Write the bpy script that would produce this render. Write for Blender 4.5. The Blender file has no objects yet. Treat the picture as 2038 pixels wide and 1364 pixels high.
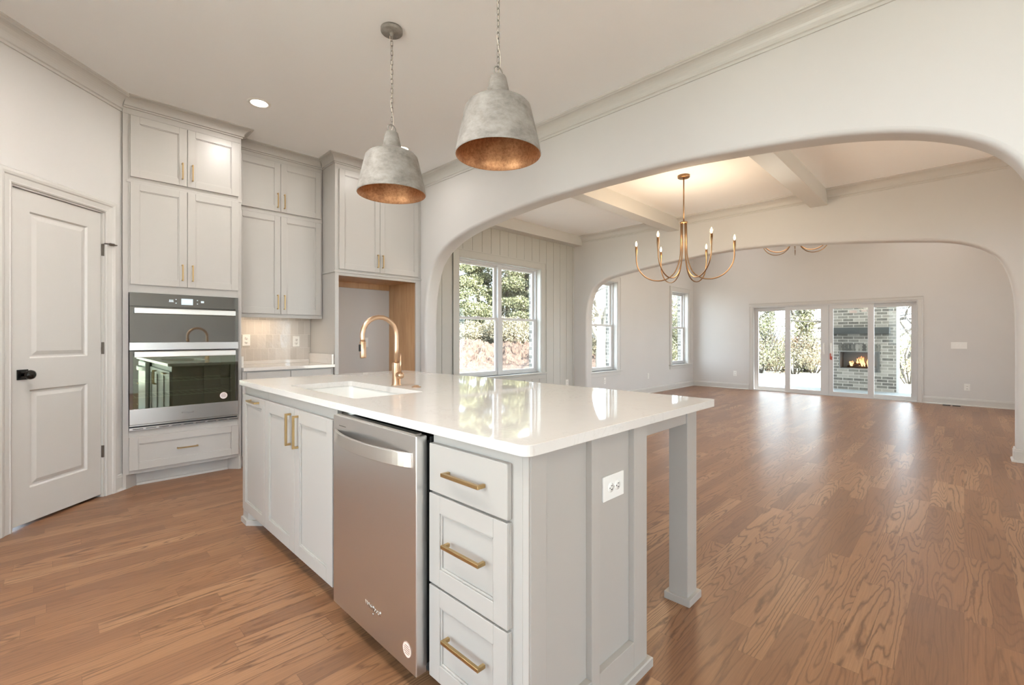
import bpy, math, random
import numpy as np
from mathutils import Vector, Matrix
from mathutils.geometry import tessellate_polygon

S = bpy.context.scene
COL = S.collection
# ------------------------------------------------------------------ camera
FPX = 908.0
cam_d = bpy.data.cameras.new('camera')
cam = bpy.data.objects.new('camera', cam_d); COL.objects.link(cam)
cam.location = (0, 0, 1.19)
cam.rotation_euler = (math.radians(90), 0, math.radians(-45.25))
cam_d.sensor_width = 36.0
cam_d.lens = FPX / 2038 * 36.0
cam_d.shift_y = -(682 - 671.2) / 2038
cam_d.clip_start = 0.02; cam_d.clip_end = 400
S.camera = cam
# ------------------------------------------------------------------ world, sun, exposure
W = bpy.data.worlds.new('sky'); S.world = W; W.use_nodes = True
wn = W.node_tree.nodes; wl = W.node_tree.links
bg = wn['Background']
bg.inputs['Color'].default_value = (0.75, 0.875, 1.0, 1)
bg.inputs['Strength'].default_value = 7.5
sun_d = bpy.data.lights.new('sun', 'SUN'); sun_d.energy = 34.0; sun_d.angle = math.radians(1.0)
sun_d.color = (1.0, 0.95, 0.86)
sun = bpy.data.objects.new('sun', sun_d); COL.objects.link(sun)
sun.rotation_euler = Vector((-0.05, 0.80, -0.62)).to_track_quat('-Z', 'Y').to_euler()
vs = S.view_settings
S.display_settings.display_device = 'sRGB'
vs.view_transform = 'Standard'; vs.look = 'None'; vs.exposure = 0.55; vs.gamma = 1.0
vs.use_curve_mapping = False
S.cycles.use_denoising = True
S.cycles.max_bounces = 14; S.cycles.diffuse_bounces = 10; S.cycles.glossy_bounces = 4
S.cycles.transparent_max_bounces = 16; S.cycles.transmission_bounces = 6
S.cycles.sample_clamp_indirect = 4.0; S.cycles.caustics_reflective = False; S.cycles.caustics_refractive = False

CAN_W, CHAN_W, GR_W = 18.0, 4.0, 4.8
CH = 3.07          # kitchen ceiling
DH = 2.93          # dining ceiling
GH = 3.6           # great room ceiling

# ------------------------------------------------------------------ materials
def mat(name, col, rough=0.5, metal=0.0, **k):
    m = bpy.data.materials.new(name); m.use_nodes = True
    b = m.node_tree.nodes['Principled BSDF']
    b.inputs['Base Color'].default_value = (*col, 1)
    b.inputs['Roughness'].default_value = rough
    b.inputs['Metallic'].default_value = metal
    for kk, v in k.items():
        b.inputs[kk.replace('_', ' ')].default_value = v
    return m

def N(m, t, **k):
    n = m.node_tree.nodes.new(t)
    for kk, v in k.items(): setattr(n, kk, v)
    return n
def L(m, a, b): m.node_tree.links.new(a, b)
def math_(m, op, a, b=None, c=None):
    n = N(m, 'ShaderNodeMath', operation=op)
    for i, v in enumerate((a, b, c)):
        if v is None: continue
        if isinstance(v, (int, float)): n.inputs[i].default_value = v
        else: L(m, v, n.inputs[i])
    return n.outputs[0]
def ramp(m, fac, stops, interp='LINEAR'):
    n = N(m, 'ShaderNodeValToRGB'); e = n.color_ramp.elements; n.color_ramp.interpolation = interp
    while len(e) > 1: e.remove(e[-1])
    e[0].position = stops[0][0]; e[0].color = (*stops[0][1], 1)
    for p, c in stops[1:]:
        q = e.new(p); q.color = (*c, 1)
    L(m, fac, n.inputs[0]); return n.outputs[0]
def mixc(m, fac, a, b, mode='MIX'):
    n = N(m, 'ShaderNodeMix', data_type='RGBA', blend_type=mode)
    for s, v in ((n.inputs[0], fac), (n.inputs[6], a), (n.inputs[7], b)):
        if isinstance(v, (int, float)): s.default_value = v
        elif isinstance(v, tuple): s.default_value = (*v, 1)
        else: L(m, v, s)
    return n.outputs[2]
def bump(m, h, strength=0.2, dist=0.01):
    n = N(m, 'ShaderNodeBump'); n.inputs['Strength'].default_value = strength; n.inputs['Distance'].default_value = dist
    L(m, h, n.inputs['Height']); L(m, n.outputs[0], m.node_tree.nodes['Principled BSDF'].inputs['Normal'])
def noise(m, vec, scale, detail=4, rough=0.55, dist=0.0):
    n = N(m, 'ShaderNodeTexNoise'); n.inputs['Scale'].default_value = scale
    n.inputs['Detail'].default_value = detail; n.inputs['Roughness'].default_value = rough
    n.inputs['Distortion'].default_value = dist
    if vec is not None: L(m, vec, n.inputs['Vector'])
    return n.outputs[0]
def objco(m): return N(m, 'ShaderNodeTexCoord').outputs['Object']
def mapping(m, v, sc=(1, 1, 1), loc=(0, 0, 0), rot=(0, 0, 0)):
    n = N(m, 'ShaderNodeMapping'); n.inputs['Scale'].default_value = sc
    n.inputs['Location'].default_value = loc; n.inputs['Rotation'].default_value = rot
    L(m, v, n.inputs['Vector']); return n.outputs[0]

def paint(name, col, rough, amt=0.03):
    m = mat(name, col, rough)
    v = noise(m, objco(m), 2.0, 3)
    c = ramp(m, v, [(0.3, tuple(x * (1 - amt) for x in col)), (0.7, tuple(min(1, x * (1 + amt)) for x in col))])
    L(m, c, m.node_tree.nodes['Principled BSDF'].inputs['Base Color'])
    bump(m, noise(m, objco(m), 180, 2), 0.03, 0.002)
    return m

M = {}
M['wall'] = paint('wall_paint', (0.62, 0.605, 0.588), 0.6, 0.012)
M['ceil'] = paint('ceiling_paint', (0.93, 0.945, 0.965), 0.7, 0.012)
M['trim'] = paint('trim_paint', (0.59, 0.575, 0.55), 0.32, 0.01)
M['cab'] = paint('cabinet_paint', (0.465, 0.445, 0.42), 0.33, 0.01)
M['island'] = paint('island_paint', (0.42, 0.395, 0.367), 0.33, 0.01)
M['shiplap'] = paint('shiplap_paint', (0.50, 0.49, 0.455), 0.4, 0.015)
M['vinyl'] = mat('white_vinyl', (0.60, 0.60, 0.60), 0.35)
M['plastic'] = mat('white_plastic', (0.80, 0.79, 0.76), 0.3)
M['dark'] = mat('dark_slot', (0.02, 0.02, 0.02), 0.6)
M['gap'] = mat('dark_part_and_shade', (0.10, 0.085, 0.07), 0.8)  # dark parts; on the closet walls it stands for shade
M['black'] = mat('black_metal', (0.02, 0.019, 0.017), 0.22, 0.6)
M['bronze'] = mat('hinge_bronze', (0.16, 0.14, 0.12), 0.35, 0.9)
M['brass'] = mat('brushed_brass', (0.50, 0.35, 0.17), 0.33, 1.0)
M['gold'] = mat('champagne_bronze', (0.60, 0.41, 0.275), 0.30, 1.0)
M['antique'] = mat('antique_brass', (0.30, 0.175, 0.09), 0.33, 1.0)
M['porcelain'] = mat('white_porcelain', (0.86, 0.85, 0.82), 0.12)
M['wire'] = mat('lamp_wire', (0.75, 0.68, 0.58), 0.5)
M['paper'] = mat('sticker_paper', (0.80, 0.62, 0.52), 0.6)
M['paperw'] = mat('sticker_white', (0.85, 0.82, 0.80), 0.6)
M['ink'] = mat('sticker_ink', (0.25, 0.12, 0.09), 0.6)
M['red'] = mat('red_tag', (0.45, 0.10, 0.07), 0.6)
M['logo'] = mat('logo_metal', (0.75, 0.75, 0.75), 0.2, 1.0)
M['logod'] = mat('logo_dark', (0.2, 0.2, 0.2), 0.3, 0.5)

def steel(name, col, axis, rough=0.26):
    m = mat(name, col, rough, 1.0)
    sc = [500, 500, 500]; sc[axis] = 3
    m.node_tree.nodes['Principled BSDF'].inputs['Anisotropic'].default_value = 0.4
    return m
M['steel'] = steel('brushed_steel', (0.76, 0.74, 0.72), 1, 0.31)
M['steelx'] = steel('brushed_steel_oven', (0.62, 0.61, 0.60), 0, 0.24)
M['handle'] = steel('satin_steel', (0.80, 0.77, 0.73), 0, 0.28)

def emis(name, col, st):
    m = bpy.data.materials.new(name); m.use_nodes = True; nt = m.node_tree
    nt.nodes.remove(nt.nodes['Principled BSDF'])
    e = nt.nodes.new('ShaderNodeEmission'); e.inputs[0].default_value = (*col, 1); e.inputs[1].default_value = st
    nt.links.new(e.outputs[0], nt.nodes['Material Output'].inputs[0]); return m
M['lampglow'] = emis('lamp_glow', (1, 0.93, 0.80), 6)
M['bulb'] = emis('bulb_glow', (1.0, 0.78, 0.45), 9)
M['display'] = emis('display_glow', (0.62, 0.74, 0.86), 1.0)
M['displaytxt'] = emis('display_digits', (0.95, 0.98, 1.0), 1.8)
M['icon'] = emis('panel_icons', (0.7, 0.78, 0.8), 0.9)

def flame_mat():
    m = emis('flame', (1, 0.4, 0.1), 2.2); nt = m.node_tree
    e = [n for n in nt.nodes if n.type == 'EMISSION'][0]
    tc = N(m, 'ShaderNodeTexCoord'); sp = N(m, 'ShaderNodeSeparateXYZ'); L(m, tc.outputs['Generated'], sp.inputs[0])
    c = ramp(m, sp.outputs[2], [(0, (1.0, 0.62, 0.25)), (0.5, (1.0, 0.42, 0.16)), (1, (0.8, 0.22, 0.08))]); L(m, c, e.inputs[0]); return m
M['flame'] = flame_mat()

def glass_mat():
    m = bpy.data.materials.new('window_glass'); m.use_nodes = True; nt = m.node_tree
    nt.nodes.remove(nt.nodes['Principled BSDF'])
    t = N(m, 'ShaderNodeBsdfTransparent'); g = N(m, 'ShaderNodeBsdfGlossy'); g.inputs['Roughness'].default_value = 0.0
    t.inputs[0].default_value = (0.97, 0.985, 0.975, 1)
    f = N(m, 'ShaderNodeFresnel'); f.inputs[0].default_value = 1.45
    fa = math_(m, 'MULTIPLY', f.outputs[0], 0.22)
    mx = N(m, 'ShaderNodeMixShader'); L(m, fa, mx.inputs[0]); L(m, t.outputs[0], mx.inputs[1]); L(m, g.outputs[0], mx.inputs[2])
    L(m, mx.outputs[0], nt.nodes['Material Output'].inputs[0]); return m
M['glass'] = glass_mat()
def oven_glass(name, fac, col, tint):
    m = bpy.data.materials.new(name); m.use_nodes = True; nt = m.node_tree
    nt.nodes.remove(nt.nodes['Principled BSDF'])
    t = N(m, 'ShaderNodeBsdfTransparent'); g = N(m, 'ShaderNodeBsdfGlossy'); g.inputs['Roughness'].default_value = 0.015
    g.inputs['Color'].default_value = (*col, 1); t.inputs[0].default_value = (*tint, 1)
    mx = N(m, 'ShaderNodeMixShader'); mx.inputs[0].default_value = fac
    L(m, t.outputs[0], mx.inputs[1]); L(m, g.outputs[0], mx.inputs[2])
    L(m, mx.outputs[0], nt.nodes['Material Output'].inputs[0]); return m
M['ovglass'] = oven_glass('oven_window', 0.30, (0.75, 0.82, 0.72), (0.45, 0.55, 0.42))
M['mwglass'] = mat('microwave_glass', (0.27, 0.275, 0.265), 0.03, 1.0)
M['bulbglass'] = oven_glass('clear_bulb', 0.08, (1, 1, 1), (1, 0.98, 0.94))

def wood_floor():
    m = mat('oak_floor', (0.3, 0.15, 0.08), 0.3)
    b = m.node_tree.nodes['Principled BSDF']
    co = objco(m); sp = N(m, 'ShaderNodeSeparateXYZ'); L(m, co, sp.inputs[0])
    X, Y = sp.outputs[0], sp.outputs[1]
    PW = 0.088
    yr = math_(m, 'DIVIDE', Y, PW); row = math_(m, 'FLOOR', yr); fy = math_(m, 'FRACT', yr)
    wn1 = N(m, 'ShaderNodeTexWhiteNoise', noise_dimensions='1D'); L(m, row, wn1.inputs['W'])
    off = math_(m, 'MULTIPLY', wn1.outputs[0], 7.3)
    xr = math_(m, 'DIVIDE', math_(m, 'ADD', X, off), 0.78)
    seg = math_(m, 'FLOOR', xr); fx = math_(m, 'FRACT', xr)
    cid = N(m, 'ShaderNodeCombineXYZ'); L(m, row, cid.inputs[0]); L(m, seg, cid.inputs[1])
    wn2 = N(m, 'ShaderNodeTexWhiteNoise', noise_dimensions='3D'); L(m, cid.outputs[0], wn2.inputs['Vector'])
    rnd = wn2.outputs[0]
    spc = N(m, 'ShaderNodeSeparateColor'); L(m, wn2.outputs[1], spc.inputs[0])
    r2, r3 = spc.outputs[0], spc.outputs[1]
    # board-local coordinates
    bx = N(m, 'ShaderNodeCombineXYZ')
    L(m, X, bx.inputs[0]); L(m, Y, bx.inputs[1]); L(m, math_(m, 'MULTIPLY', rnd, 37.0), bx.inputs[2])
    # cathedral rings: stretched noise used as a field, then banded
    fld = noise(m, mapping(m, bx.outputs[0], (0.85, 9.0, 1.0)), 1.0, 1.6, 0.42, 0.25)
    wob = noise(m, mapping(m, bx.outputs[0], (14, 60, 1)), 1.0, 2, 0.5)
    fld = math_(m, 'MULTIPLY_ADD', wob, 0.035, fld)
    band = math_(m, 'FRACT', math_(m, 'MULTIPLY', fld, math_(m, 'MULTIPLY_ADD', r3, 12.0, 11.0)))
    tri = math_(m, 'ABSOLUTE', math_(m, 'SUBTRACT', band, 0.5))
    line = math_(m, 'SUBTRACT', 1.0, math_(m, 'SMOOTH_MIN', math_(m, 'MULTIPLY', tri, 4.6), 1.0, 0.1))
    fine = noise(m, mapping(m, bx.outputs[0], (5, 170, 1)), 1.0, 3, 0.6)
    finel = ramp(m, fine, [(0.42, (0, 0, 0)), (0.66, (1, 1, 1))])
    blotch = noise(m, mapping(m, bx.outputs[0], (1.5, 4, 1)), 1.3, 3, 0.6)
    base = ramp(m, rnd, [(0.0, (0.215, 0.104, 0.052)), (0.25, (0.27, 0.129, 0.062)), (0.5, (0.31, 0.152, 0.073)),
                         (0.8, (0.355, 0.182, 0.090)), (1.0, (0.43, 0.240, 0.125))])
    base = mixc(m, math_(m, 'MULTIPLY', blotch, 0.45), base, (0.24, 0.120, 0.064))
    dark = mixc(m, 1.0, base, (0.24, 0.19, 0.18), 'MULTIPLY')
    amt = math_(m, 'MULTIPLY', line, math_(m, 'MULTIPLY_ADD', r2, 0.62, 0.22))
    c = mixc(m, amt, base, dark)
    c = mixc(m, math_(m, 'MULTIPLY', math_(m, 'SUBTRACT', 1.0, finel), 0.20), c, dark)
    e1 = math_(m, 'LESS_THAN', fy, 0.014); e2 = math_(m, 'LESS_THAN', fx, 0.0022)
    e = math_(m, 'MAXIMUM', e1, e2)
    c = mixc(m, math_(m, 'MULTIPLY', e, 0.45), c, (0.09, 0.045, 0.025))
    L(m, c, b.inputs['Base Color'])
    L(m, math_(m, 'MULTIPLY_ADD', fine, 0.10, 0.29), b.inputs['Roughness']); b.inputs['IOR'].default_value = 1.5
    h = math_(m, 'SUBTRACT', math_(m, 'MULTIPLY', finel, 0.15), math_(m, 'ADD', e, math_(m, 'MULTIPLY', line, 0.15)))
    bump(m, h, 0.10, 0.002)
    return m
M['floor'] = wood_floor()

def quartz():
    m = mat('white_quartz', (0.74, 0.71, 0.665), 0.035)
    b = m.node_tree.nodes['Principled BSDF']
    co = objco(m)
    v = noise(m, mapping(m, co, (1, 1, 1)), 2.2, 6, 0.65, 1.5)
    c = ramp(m, v, [(0.35, (0.66, 0.63, 0.595)), (0.5, (0.675, 0.645, 0.61)), (0.515, (0.63, 0.60, 0.565)), (0.53, (0.675, 0.645, 0.61))])
    sp = noise(m, co, 260, 2)
    c = mixc(m, ramp(m, sp, [(0.66, (0, 0, 0)), (0.74, (0.25, 0.25, 0.25))]), c, (0.62, 0.56, 0.48))
    L(m, c, b.inputs['Base Color']); b.inputs['IOR'].default_value = 1.6
    return m
M['quartz'] = quartz()

def maple():
    m = mat('maple_veneer', (0.50, 0.30, 0.15), 0.45)
    b = m.node_tree.nodes['Principled BSDF']
    v = noise(m, mapping(m, objco(m), (14, 14, 1.6)), 1.0, 5, 0.6, 0.6)
    L(m, ramp(m, v, [(0.3, (0.44, 0.255, 0.125)), (0.6, (0.55, 0.34, 0.18)), (0.8, (0.60, 0.39, 0.22))]), b.inputs['Base Color'])
    return m
M['maple'] = maple()

def shade_metal():
    m = mat('weathered_zinc', (0.42, 0.40, 0.37), 0.62, 0.25)
    b = m.node_tree.nodes['Principled BSDF']
    co = objco(m)
    v = noise(m, mapping(m, co, (1, 1, 1.6)), 9, 8, 0.7)
    v2 = noise(m, co, 55, 4, 0.7)
    c = ramp(m, v, [(0.33, (0.12, 0.104, 0.090)), (0.48, (0.225, 0.205, 0.184)), (0.66, (0.34, 0.318, 0.292))])
    c = mixc(m, math_(m, 'MULTIPLY', v2, 0.45), c, (0.36, 0.345, 0.318))
    L(m, c, b.inputs['Base Color']); bump(m, v2, 0.25, 0.004)
    return m
M['zinc'] = shade_metal()
def copper():
    m = mat('copper_inside', (0.5, 0.25, 0.12), 0.42, 0.75)
    b = m.node_tree.nodes['Principled BSDF']
    v = noise(m, objco(m), 70, 6, 0.75)
    L(m, ramp(m, v, [(0.35, (0.36, 0.17, 0.085)), (0.55, (0.55, 0.29, 0.15)), (0.75, (0.64, 0.38, 0.22))]), b.inputs['Base Color'])
    return m
M['copper'] = copper()

def tile():
    m = mat('glazed_tile', (0.66, 0.58, 0.51), 0.12)
    b = m.node_tree.nodes['Principled BSDF']
    co = objco(m); sp = N(m, 'ShaderNodeSeparateXYZ'); L(m, co, sp.inputs[0])
    X = math_(m, 'ADD', sp.outputs[0], sp.outputs[1]); Z = sp.outputs[2]
    zr = math_(m, 'DIVIDE', math_(m, 'SUBTRACT', Z, 0.925), 0.146); row = math_(m, 'FLOOR', zr); fz = math_(m, 'FRACT', zr)
    xo = math_(m, 'ADD', X, math_(m, 'MULTIPLY', row, 0.031))
    xr = math_(m, 'DIVIDE', xo, 0.072); colm = math_(m, 'FLOOR', xr); fx = math_(m, 'FRACT', xr)
    cid = N(m, 'ShaderNodeCombineXYZ'); L(m, row, cid.inputs[0]); L(m, colm, cid.inputs[1])
    wn2 = N(m, 'ShaderNodeTexWhiteNoise', noise_dimensions='3D'); L(m, cid.outputs[0], wn2.inputs['Vector'])
    c = ramp(m, wn2.outputs[0], [(0, (0.47, 0.43, 0.39)), (1, (0.57, 0.53, 0.49))])
    g = math_(m, 'MAXIMUM', math_(m, 'LESS_THAN', fz, 0.016), math_(m, 'LESS_THAN', fx, 0.03))
    c = mixc(m, g, c, (0.64, 0.60, 0.55)); L(m, c, b.inputs['Base Color'])
    L(m, math_(m, 'MULTIPLY_ADD', g, 0.5, 0.10), b.inputs['Roughness'])
    tl = math_(m, 'MULTIPLY', math_(m, 'SUBTRACT', wn2.outputs[0], 0.5), math_(m, 'SUBTRACT', fx, 0.5))
    h = math_(m, 'SUBTRACT', math_(m, 'ADD', tl, math_(m, 'MULTIPLY', noise(m, co, 25, 2), 0.7)), g)
    bump(m, h, 0.35, 0.004)
    return m
M['tile'] = tile()

def brick(name, cols, mortar, axis='yz', mort=0.012):
    m = mat(name, cols[0], 0.85)
    b = m.node_tree.nodes['Principled BSDF']
    co = objco(m); sp = N(m, 'ShaderNodeSeparateXYZ'); L(m, co, sp.inputs[0])
    H_ = math_(m, 'ADD', sp.outputs[0], sp.outputs[1]); Z = sp.outputs[2]
    cm = N(m, 'ShaderNodeCombineXYZ'); L(m, H_, cm.inputs[0]); L(m, Z, cm.inputs[1])
    bt = N(m, 'ShaderNodeTexBrick'); L(m, cm.outputs[0], bt.inputs['Vector'])
    bt.inputs['Scale'].default_value = 1; bt.inputs['Brick Width'].default_value = 0.205
    bt.inputs['Row Height'].default_value = 0.069; bt.inputs['Mortar Size'].default_value = mort * 0.75
    bt.inputs['Color1'].default_value = (0, 0, 0, 1); bt.inputs['Color2'].default_value = (1, 1, 1, 1)
    bt.inputs['Mortar'].default_value = (0.5, 0.5, 0.5, 1); bt.inputs['Mortar Smooth'].default_value = 0.3
    bw = N(m, 'ShaderNodeRGBToBW'); L(m, bt.outputs[0], bw.inputs[0])
    c = ramp(m, bw.outputs[0], [(0, cols[0]), (0.3, cols[1]), (0.65, cols[2]), (1, cols[3])])
    c = mixc(m, math_(m, 'MULTIPLY', noise(m, co, 14, 4, 0.7), 0.5), c, mortar)
    c = mixc(m, bt.outputs['Fac'], c, mortar); L(m, c, b.inputs['Base Color'])
    return m
M['brick'] = brick('grey_brick', [(0.025, 0.024, 0.021), (0.07, 0.066, 0.058), (0.17, 0.158, 0.138), (0.31, 0.29, 0.26)], (0.40, 0.375, 0.34))
M['soldier'] = brick('soldier_brick', [(0.02, 0.022, 0.021), (0.045, 0.046, 0.042), (0.10, 0.098, 0.088), (0.17, 0.165, 0.15)], (0.26, 0.252, 0.232))

def ground(name, a, bcol, sc, rough=0.9):
    m = mat(name, a, rough); b = m.node_tree.nodes['Principled BSDF']
    v = noise(m, objco(m), sc, 8, 0.7)
    L(m, ramp(m, v, [(0.35, a), (0.65, bcol)]), b.inputs['Base Color']); bump(m, v, 0.6, 0.1); return m
M['lawn'] = ground('dry_lawn', (0.33, 0.315, 0.265), (0.44, 0.41, 0.35), 1.2)
M['dirt'] = ground('red_clay', (0.030, 0.016, 0.011), (0.085, 0.055, 0.040), 4.0)
M['concrete'] = ground('patio_concrete', (0.20, 0.22, 0.23), (0.26, 0.28, 0.29), 3.0)
M['bark'] = ground('bark', (0.035, 0.03, 0.026), (0.085, 0.074, 0.062), 9)
M['barkpale'] = ground('pale_bark', (0.12, 0.112, 0.098), (0.20, 0.185, 0.16), 9)
def leafmat(name, stops):
    m = mat(name, stops[0], 0.6); b = m.node_tree.nodes['Principled BSDF']
    g = N(m, 'ShaderNodeNewGeometry')
    n = len(stops) - 1
    L(m, ramp(m, g.outputs['Random Per Island'], [(i / n, s) for i, s in enumerate(stops)]), b.inputs['Base Color'])
    return m
M['pine'] = leafmat('pine_needles', [(0.0321, 0.0386, 0.0184), (0.0780, 0.0872, 0.0386), (0.1377, 0.1423, 0.0688), (0.2295, 0.2157, 0.1239)])
M['ivy'] = leafmat('ivy_leaves', [(0.0476, 0.0571, 0.0286), (0.1238, 0.1285, 0.0619), (0.2285, 0.2142, 0.1238), (0.3427, 0.3142, 0.2094)])
M['scrub'] = leafmat('scrub_leaves', [(0.0571, 0.0571, 0.0367), (0.1224, 0.1061, 0.0653), (0.1877, 0.1632, 0.1061), (0.2774, 0.2366, 0.1632)])
M['brown'] = leafmat('dry_leaves', [(0.1224, 0.0765, 0.0459), (0.2448, 0.1530, 0.0918), (0.3672, 0.2550, 0.1632)])
M['firebox'] = mat('firebox_steel', (0.22, 0.22, 0.22), 0.45, 0.7)
M['soldier'] = leafmat('soldier_brick', [(0.035, 0.034, 0.031), (0.12, 0.115, 0.10), (0.25, 0.235, 0.21)])
M['mantel'] = mat('dark_mantel', (0.05, 0.055, 0.055), 0.5)
M['log'] = mat('charred_log', (0.10, 0.05, 0.03), 0.8)

# ------------------------------------------------------------------ mesh helpers
class MB:
    def __init__(s): s.v = []; s.f = []; s.mi = []; s.cur = 0; s.sm = []
    def add(s, vs, fs, smooth=False):
        o = len(s.v); s.v += [tuple(map(float, p)) for p in vs]
        for f in fs: s.f.append([i + o for i in f]); s.mi.append(s.cur); s.sm.append(smooth)
    def box(s, x0, x1, y0, y1, z0, z1):
        s.fbox((Vector((0, 0, 0)), Vector((1, 0, 0)), Vector((0, 1, 0)), Vector((0, 0, 1))), x0, x1, y0, y1, z0, z1)
    def fbox(s, F, a0, a1, b0, b1, c0, c1):
        O, A, B, Cc = F; P = []
        for c in (c0, c1):
            for b in (b0, b1):
                for a in (a0, a1): P.append(O + A * a + B * b + Cc * c)
        s.add(P, [(0, 2, 3, 1), (4, 5, 7, 6), (0, 1, 5, 4), (2, 6, 7, 3), (0, 4, 6, 2), (1, 3, 7, 5)])
    def prism(s, loops, fn, t0, t1):
        """loops: outer + holes in 2D; fn(u,v,t)->3D"""
        tri = tessellate_polygon([[Vector((p[0], p[1], 0)) for p in lp] for lp in loops])
        flat = [p for lp in loops for p in lp]; n = len(flat)
        V = [fn(p[0], p[1], t0) for p in flat] + [fn(p[0], p[1], t1) for p in flat]
        F = [tuple(t) for t in tri] + [tuple(i + n for i in reversed(t)) for t in tri]
        o = 0
        for lp in loops:
            k = len(lp)
            for i in range(k):
                j = (i + 1) % k; F.append((o + i, o + j, o + j + n, o + i + n))
            o += k
        s.add(V, F)
    def lathe(s, prof, c=(0, 0, 0), seg=32, axis='z', close=False, smooth=True):
        V = []; F = []; n = len(prof)
        for i in range(seg):
            a = 2 * math.pi * i / seg
            for r, z in prof:
                p = (r * math.cos(a), r * math.sin(a), z)
                if axis == 'x': p = (p[2], p[0], p[1])
                elif axis == 'y': p = (p[0], p[2], p[1])
                V.append((p[0] + c[0], p[1] + c[1], p[2] + c[2]))
        for i in range(seg):
            j = (i + 1) % seg
            for k in range(n - 1 + (1 if close else 0)):
                k2 = (k + 1) % n
                F.append((i * n + k, j * n + k, j * n + k2, i * n + k2))
        s.add(V, F, smooth)
    def tube(s, pts, rad, seg=10, cap=True, closed=False, smooth=True):
        pts = [Vector(p) for p in pts]; n = len(pts)
        if not isinstance(rad, (list, tuple)): rad = [rad] * n
        T = []
        for i in range(n):
            if closed: t = pts[(i + 1) % n] - pts[i - 1]
            else: t = pts[min(i + 1, n - 1)] - pts[max(i - 1, 0)]
            T.append(t.normalized())
        up = Vector((0, 0, 1)) if abs(T[0].z) < 0.9 else Vector((1, 0, 0))
        nn = (up - T[0] * up.dot(T[0])).normalized(); V = []; F = []
        for i in range(n):
            nn = (nn - T[i] * nn.dot(T[i])).normalized(); bb = T[i].cross(nn)
            for k in range(seg):
                a = 2 * math.pi * k / seg; V.append(pts[i] + (nn * math.cos(a) + bb * math.sin(a)) * rad[i])
        for i in range(n if closed else n - 1):
            i2 = (i + 1) % n
            for k in range(seg):
                k2 = (k + 1) % seg; F.append((i * seg + k, i * seg + k2, i2 * seg + k2, i2 * seg + k))
        if cap and not closed:
            F.append(tuple(reversed(range(seg)))); F.append(tuple((n - 1) * seg + k for k in range(seg)))
        s.add(V, F, smooth)
    def sweep(s, prof, p0, p1, out, m0=0, m1=0):
        """profile (out,up) swept p0->p1; m = mitre shift per unit out at each end"""
        p0, p1, out = Vector(p0), Vector(p1), Vector(out).normalized()
        d = (p1 - p0).normalized(); up = Vector((0, 0, 1)); n = len(prof)
        V = [p0 + out * a + up * b - d * (a * m0) for a, b in prof] + [p1 + out * a + up * b + d * (a * m1) for a, b in prof]
        F = [(i, (i + 1) % n, (i + 1) % n + n, i + n) for i in range(n)]
        tri = tessellate_polygon([[Vector((a, b, 0)) for a, b in prof]])
        F += [tuple(t) for t in tri] + [tuple(i + n for i in reversed(t)) for t in tri]
        s.add(V, F)
    def build(s, name, m, parent=None, bevel=0.0, world=True):
        me = bpy.data.meshes.new(name)
        off = Vector((0, 0, 0)); q = parent
        if world:
            while q is not None: off += q.location; q = q.parent
        me.from_pydata([(p[0] - off.x, p[1] - off.y, p[2] - off.z) for p in s.v], [], s.f)
        ms = m if isinstance(m, (list, tuple)) else [m]
        for k in ms: me.materials.append(k)
        me.polygons.foreach_set('material_index', s.mi)
        me.polygons.foreach_set('use_smooth', s.sm)
        import bmesh
        bm = bmesh.new(); bm.from_mesh(me); bmesh.ops.recalc_face_normals(bm, faces=bm.faces); bm.to_mesh(me); bm.free()
        o = bpy.data.objects.new(name, me); COL.objects.link(o)
        if parent is not None: o.parent = parent
        if bevel:
            b = o.modifiers.new('bevel', 'BEVEL'); b.width = bevel; b.segments = 2; b.limit_method = 'ANGLE'; b.angle_limit = math.radians(40)
        return o

def thing(name, label, cat, loc=(0, 0, 0), group=None, rz=0):
    o = bpy.data.objects.new(name, None); COL.objects.link(o); o.location = loc; o.rotation_euler.z = rz
    o.empty_display_size = 0.1
    return tag(o, label, cat, group)
def tag(o, label, cat, group=None, kind=None):
    o['label'] = label; o['category'] = cat
    if group: o['group'] = group
    if kind: o['kind'] = kind
    return o
def struct(o): o['kind'] = 'structure'; return o
def lab(o, s): o['label'] = s; return o
def dup(root, loc, label=None, rz=None, group=None):
    r = root.copy(); COL.objects.link(r); r.location = loc
    if rz is not None: r.rotation_euler.z = rz
    if label: r['label'] = label
    if group: r['group'] = group
    for ch in list(root.children):
        c = ch.copy(); COL.objects.link(c); c.parent = r
        for g in list(ch.children):
            d = g.copy(); COL.objects.link(d); d.parent = c
            for g2 in list(g.children):
                e = g2.copy(); COL.objects.link(e); e.parent = d
    return r
def light(name, kind, loc, energy, color, parent=None, **k):
    d = bpy.data.lights.new(name, kind); d.energy = energy; d.color = color
    for a, v in k.items(): setattr(d, a, v)
    o = bpy.data.objects.new(name, d); COL.objects.link(o); o.location = loc
    if parent is not None: o.parent = parent
    return o

def wall_cells(mb, fn, u0, u1, z0, z1, t0, t1, holes):
    us = sorted({u0, u1, *[h[0] for h in holes], *[h[1] for h in holes]}); zs = sorted({z0, z1, *[h[2] for h in holes], *[h[3] for h in holes]})
    us = [u for u in us if u0 <= u <= u1]; zs = [z for z in zs if z0 <= z <= z1]
    for i in range(len(us) - 1):
        for j in range(len(zs) - 1):
            cu, cz = (us[i] + us[i + 1]) / 2, (zs[j] + zs[j + 1]) / 2
            if any(h[0] < cu < h[1] and h[2] < cz < h[3] for h in holes): continue
            a = fn(us[i], zs[j], t0); b = fn(us[i + 1], zs[j + 1], t1)
            mb.box(min(a[0], b[0]), max(a[0], b[0]), min(a[1], b[1]), max(a[1], b[1]), min(a[2], b[2]), max(a[2], b[2]))

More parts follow.
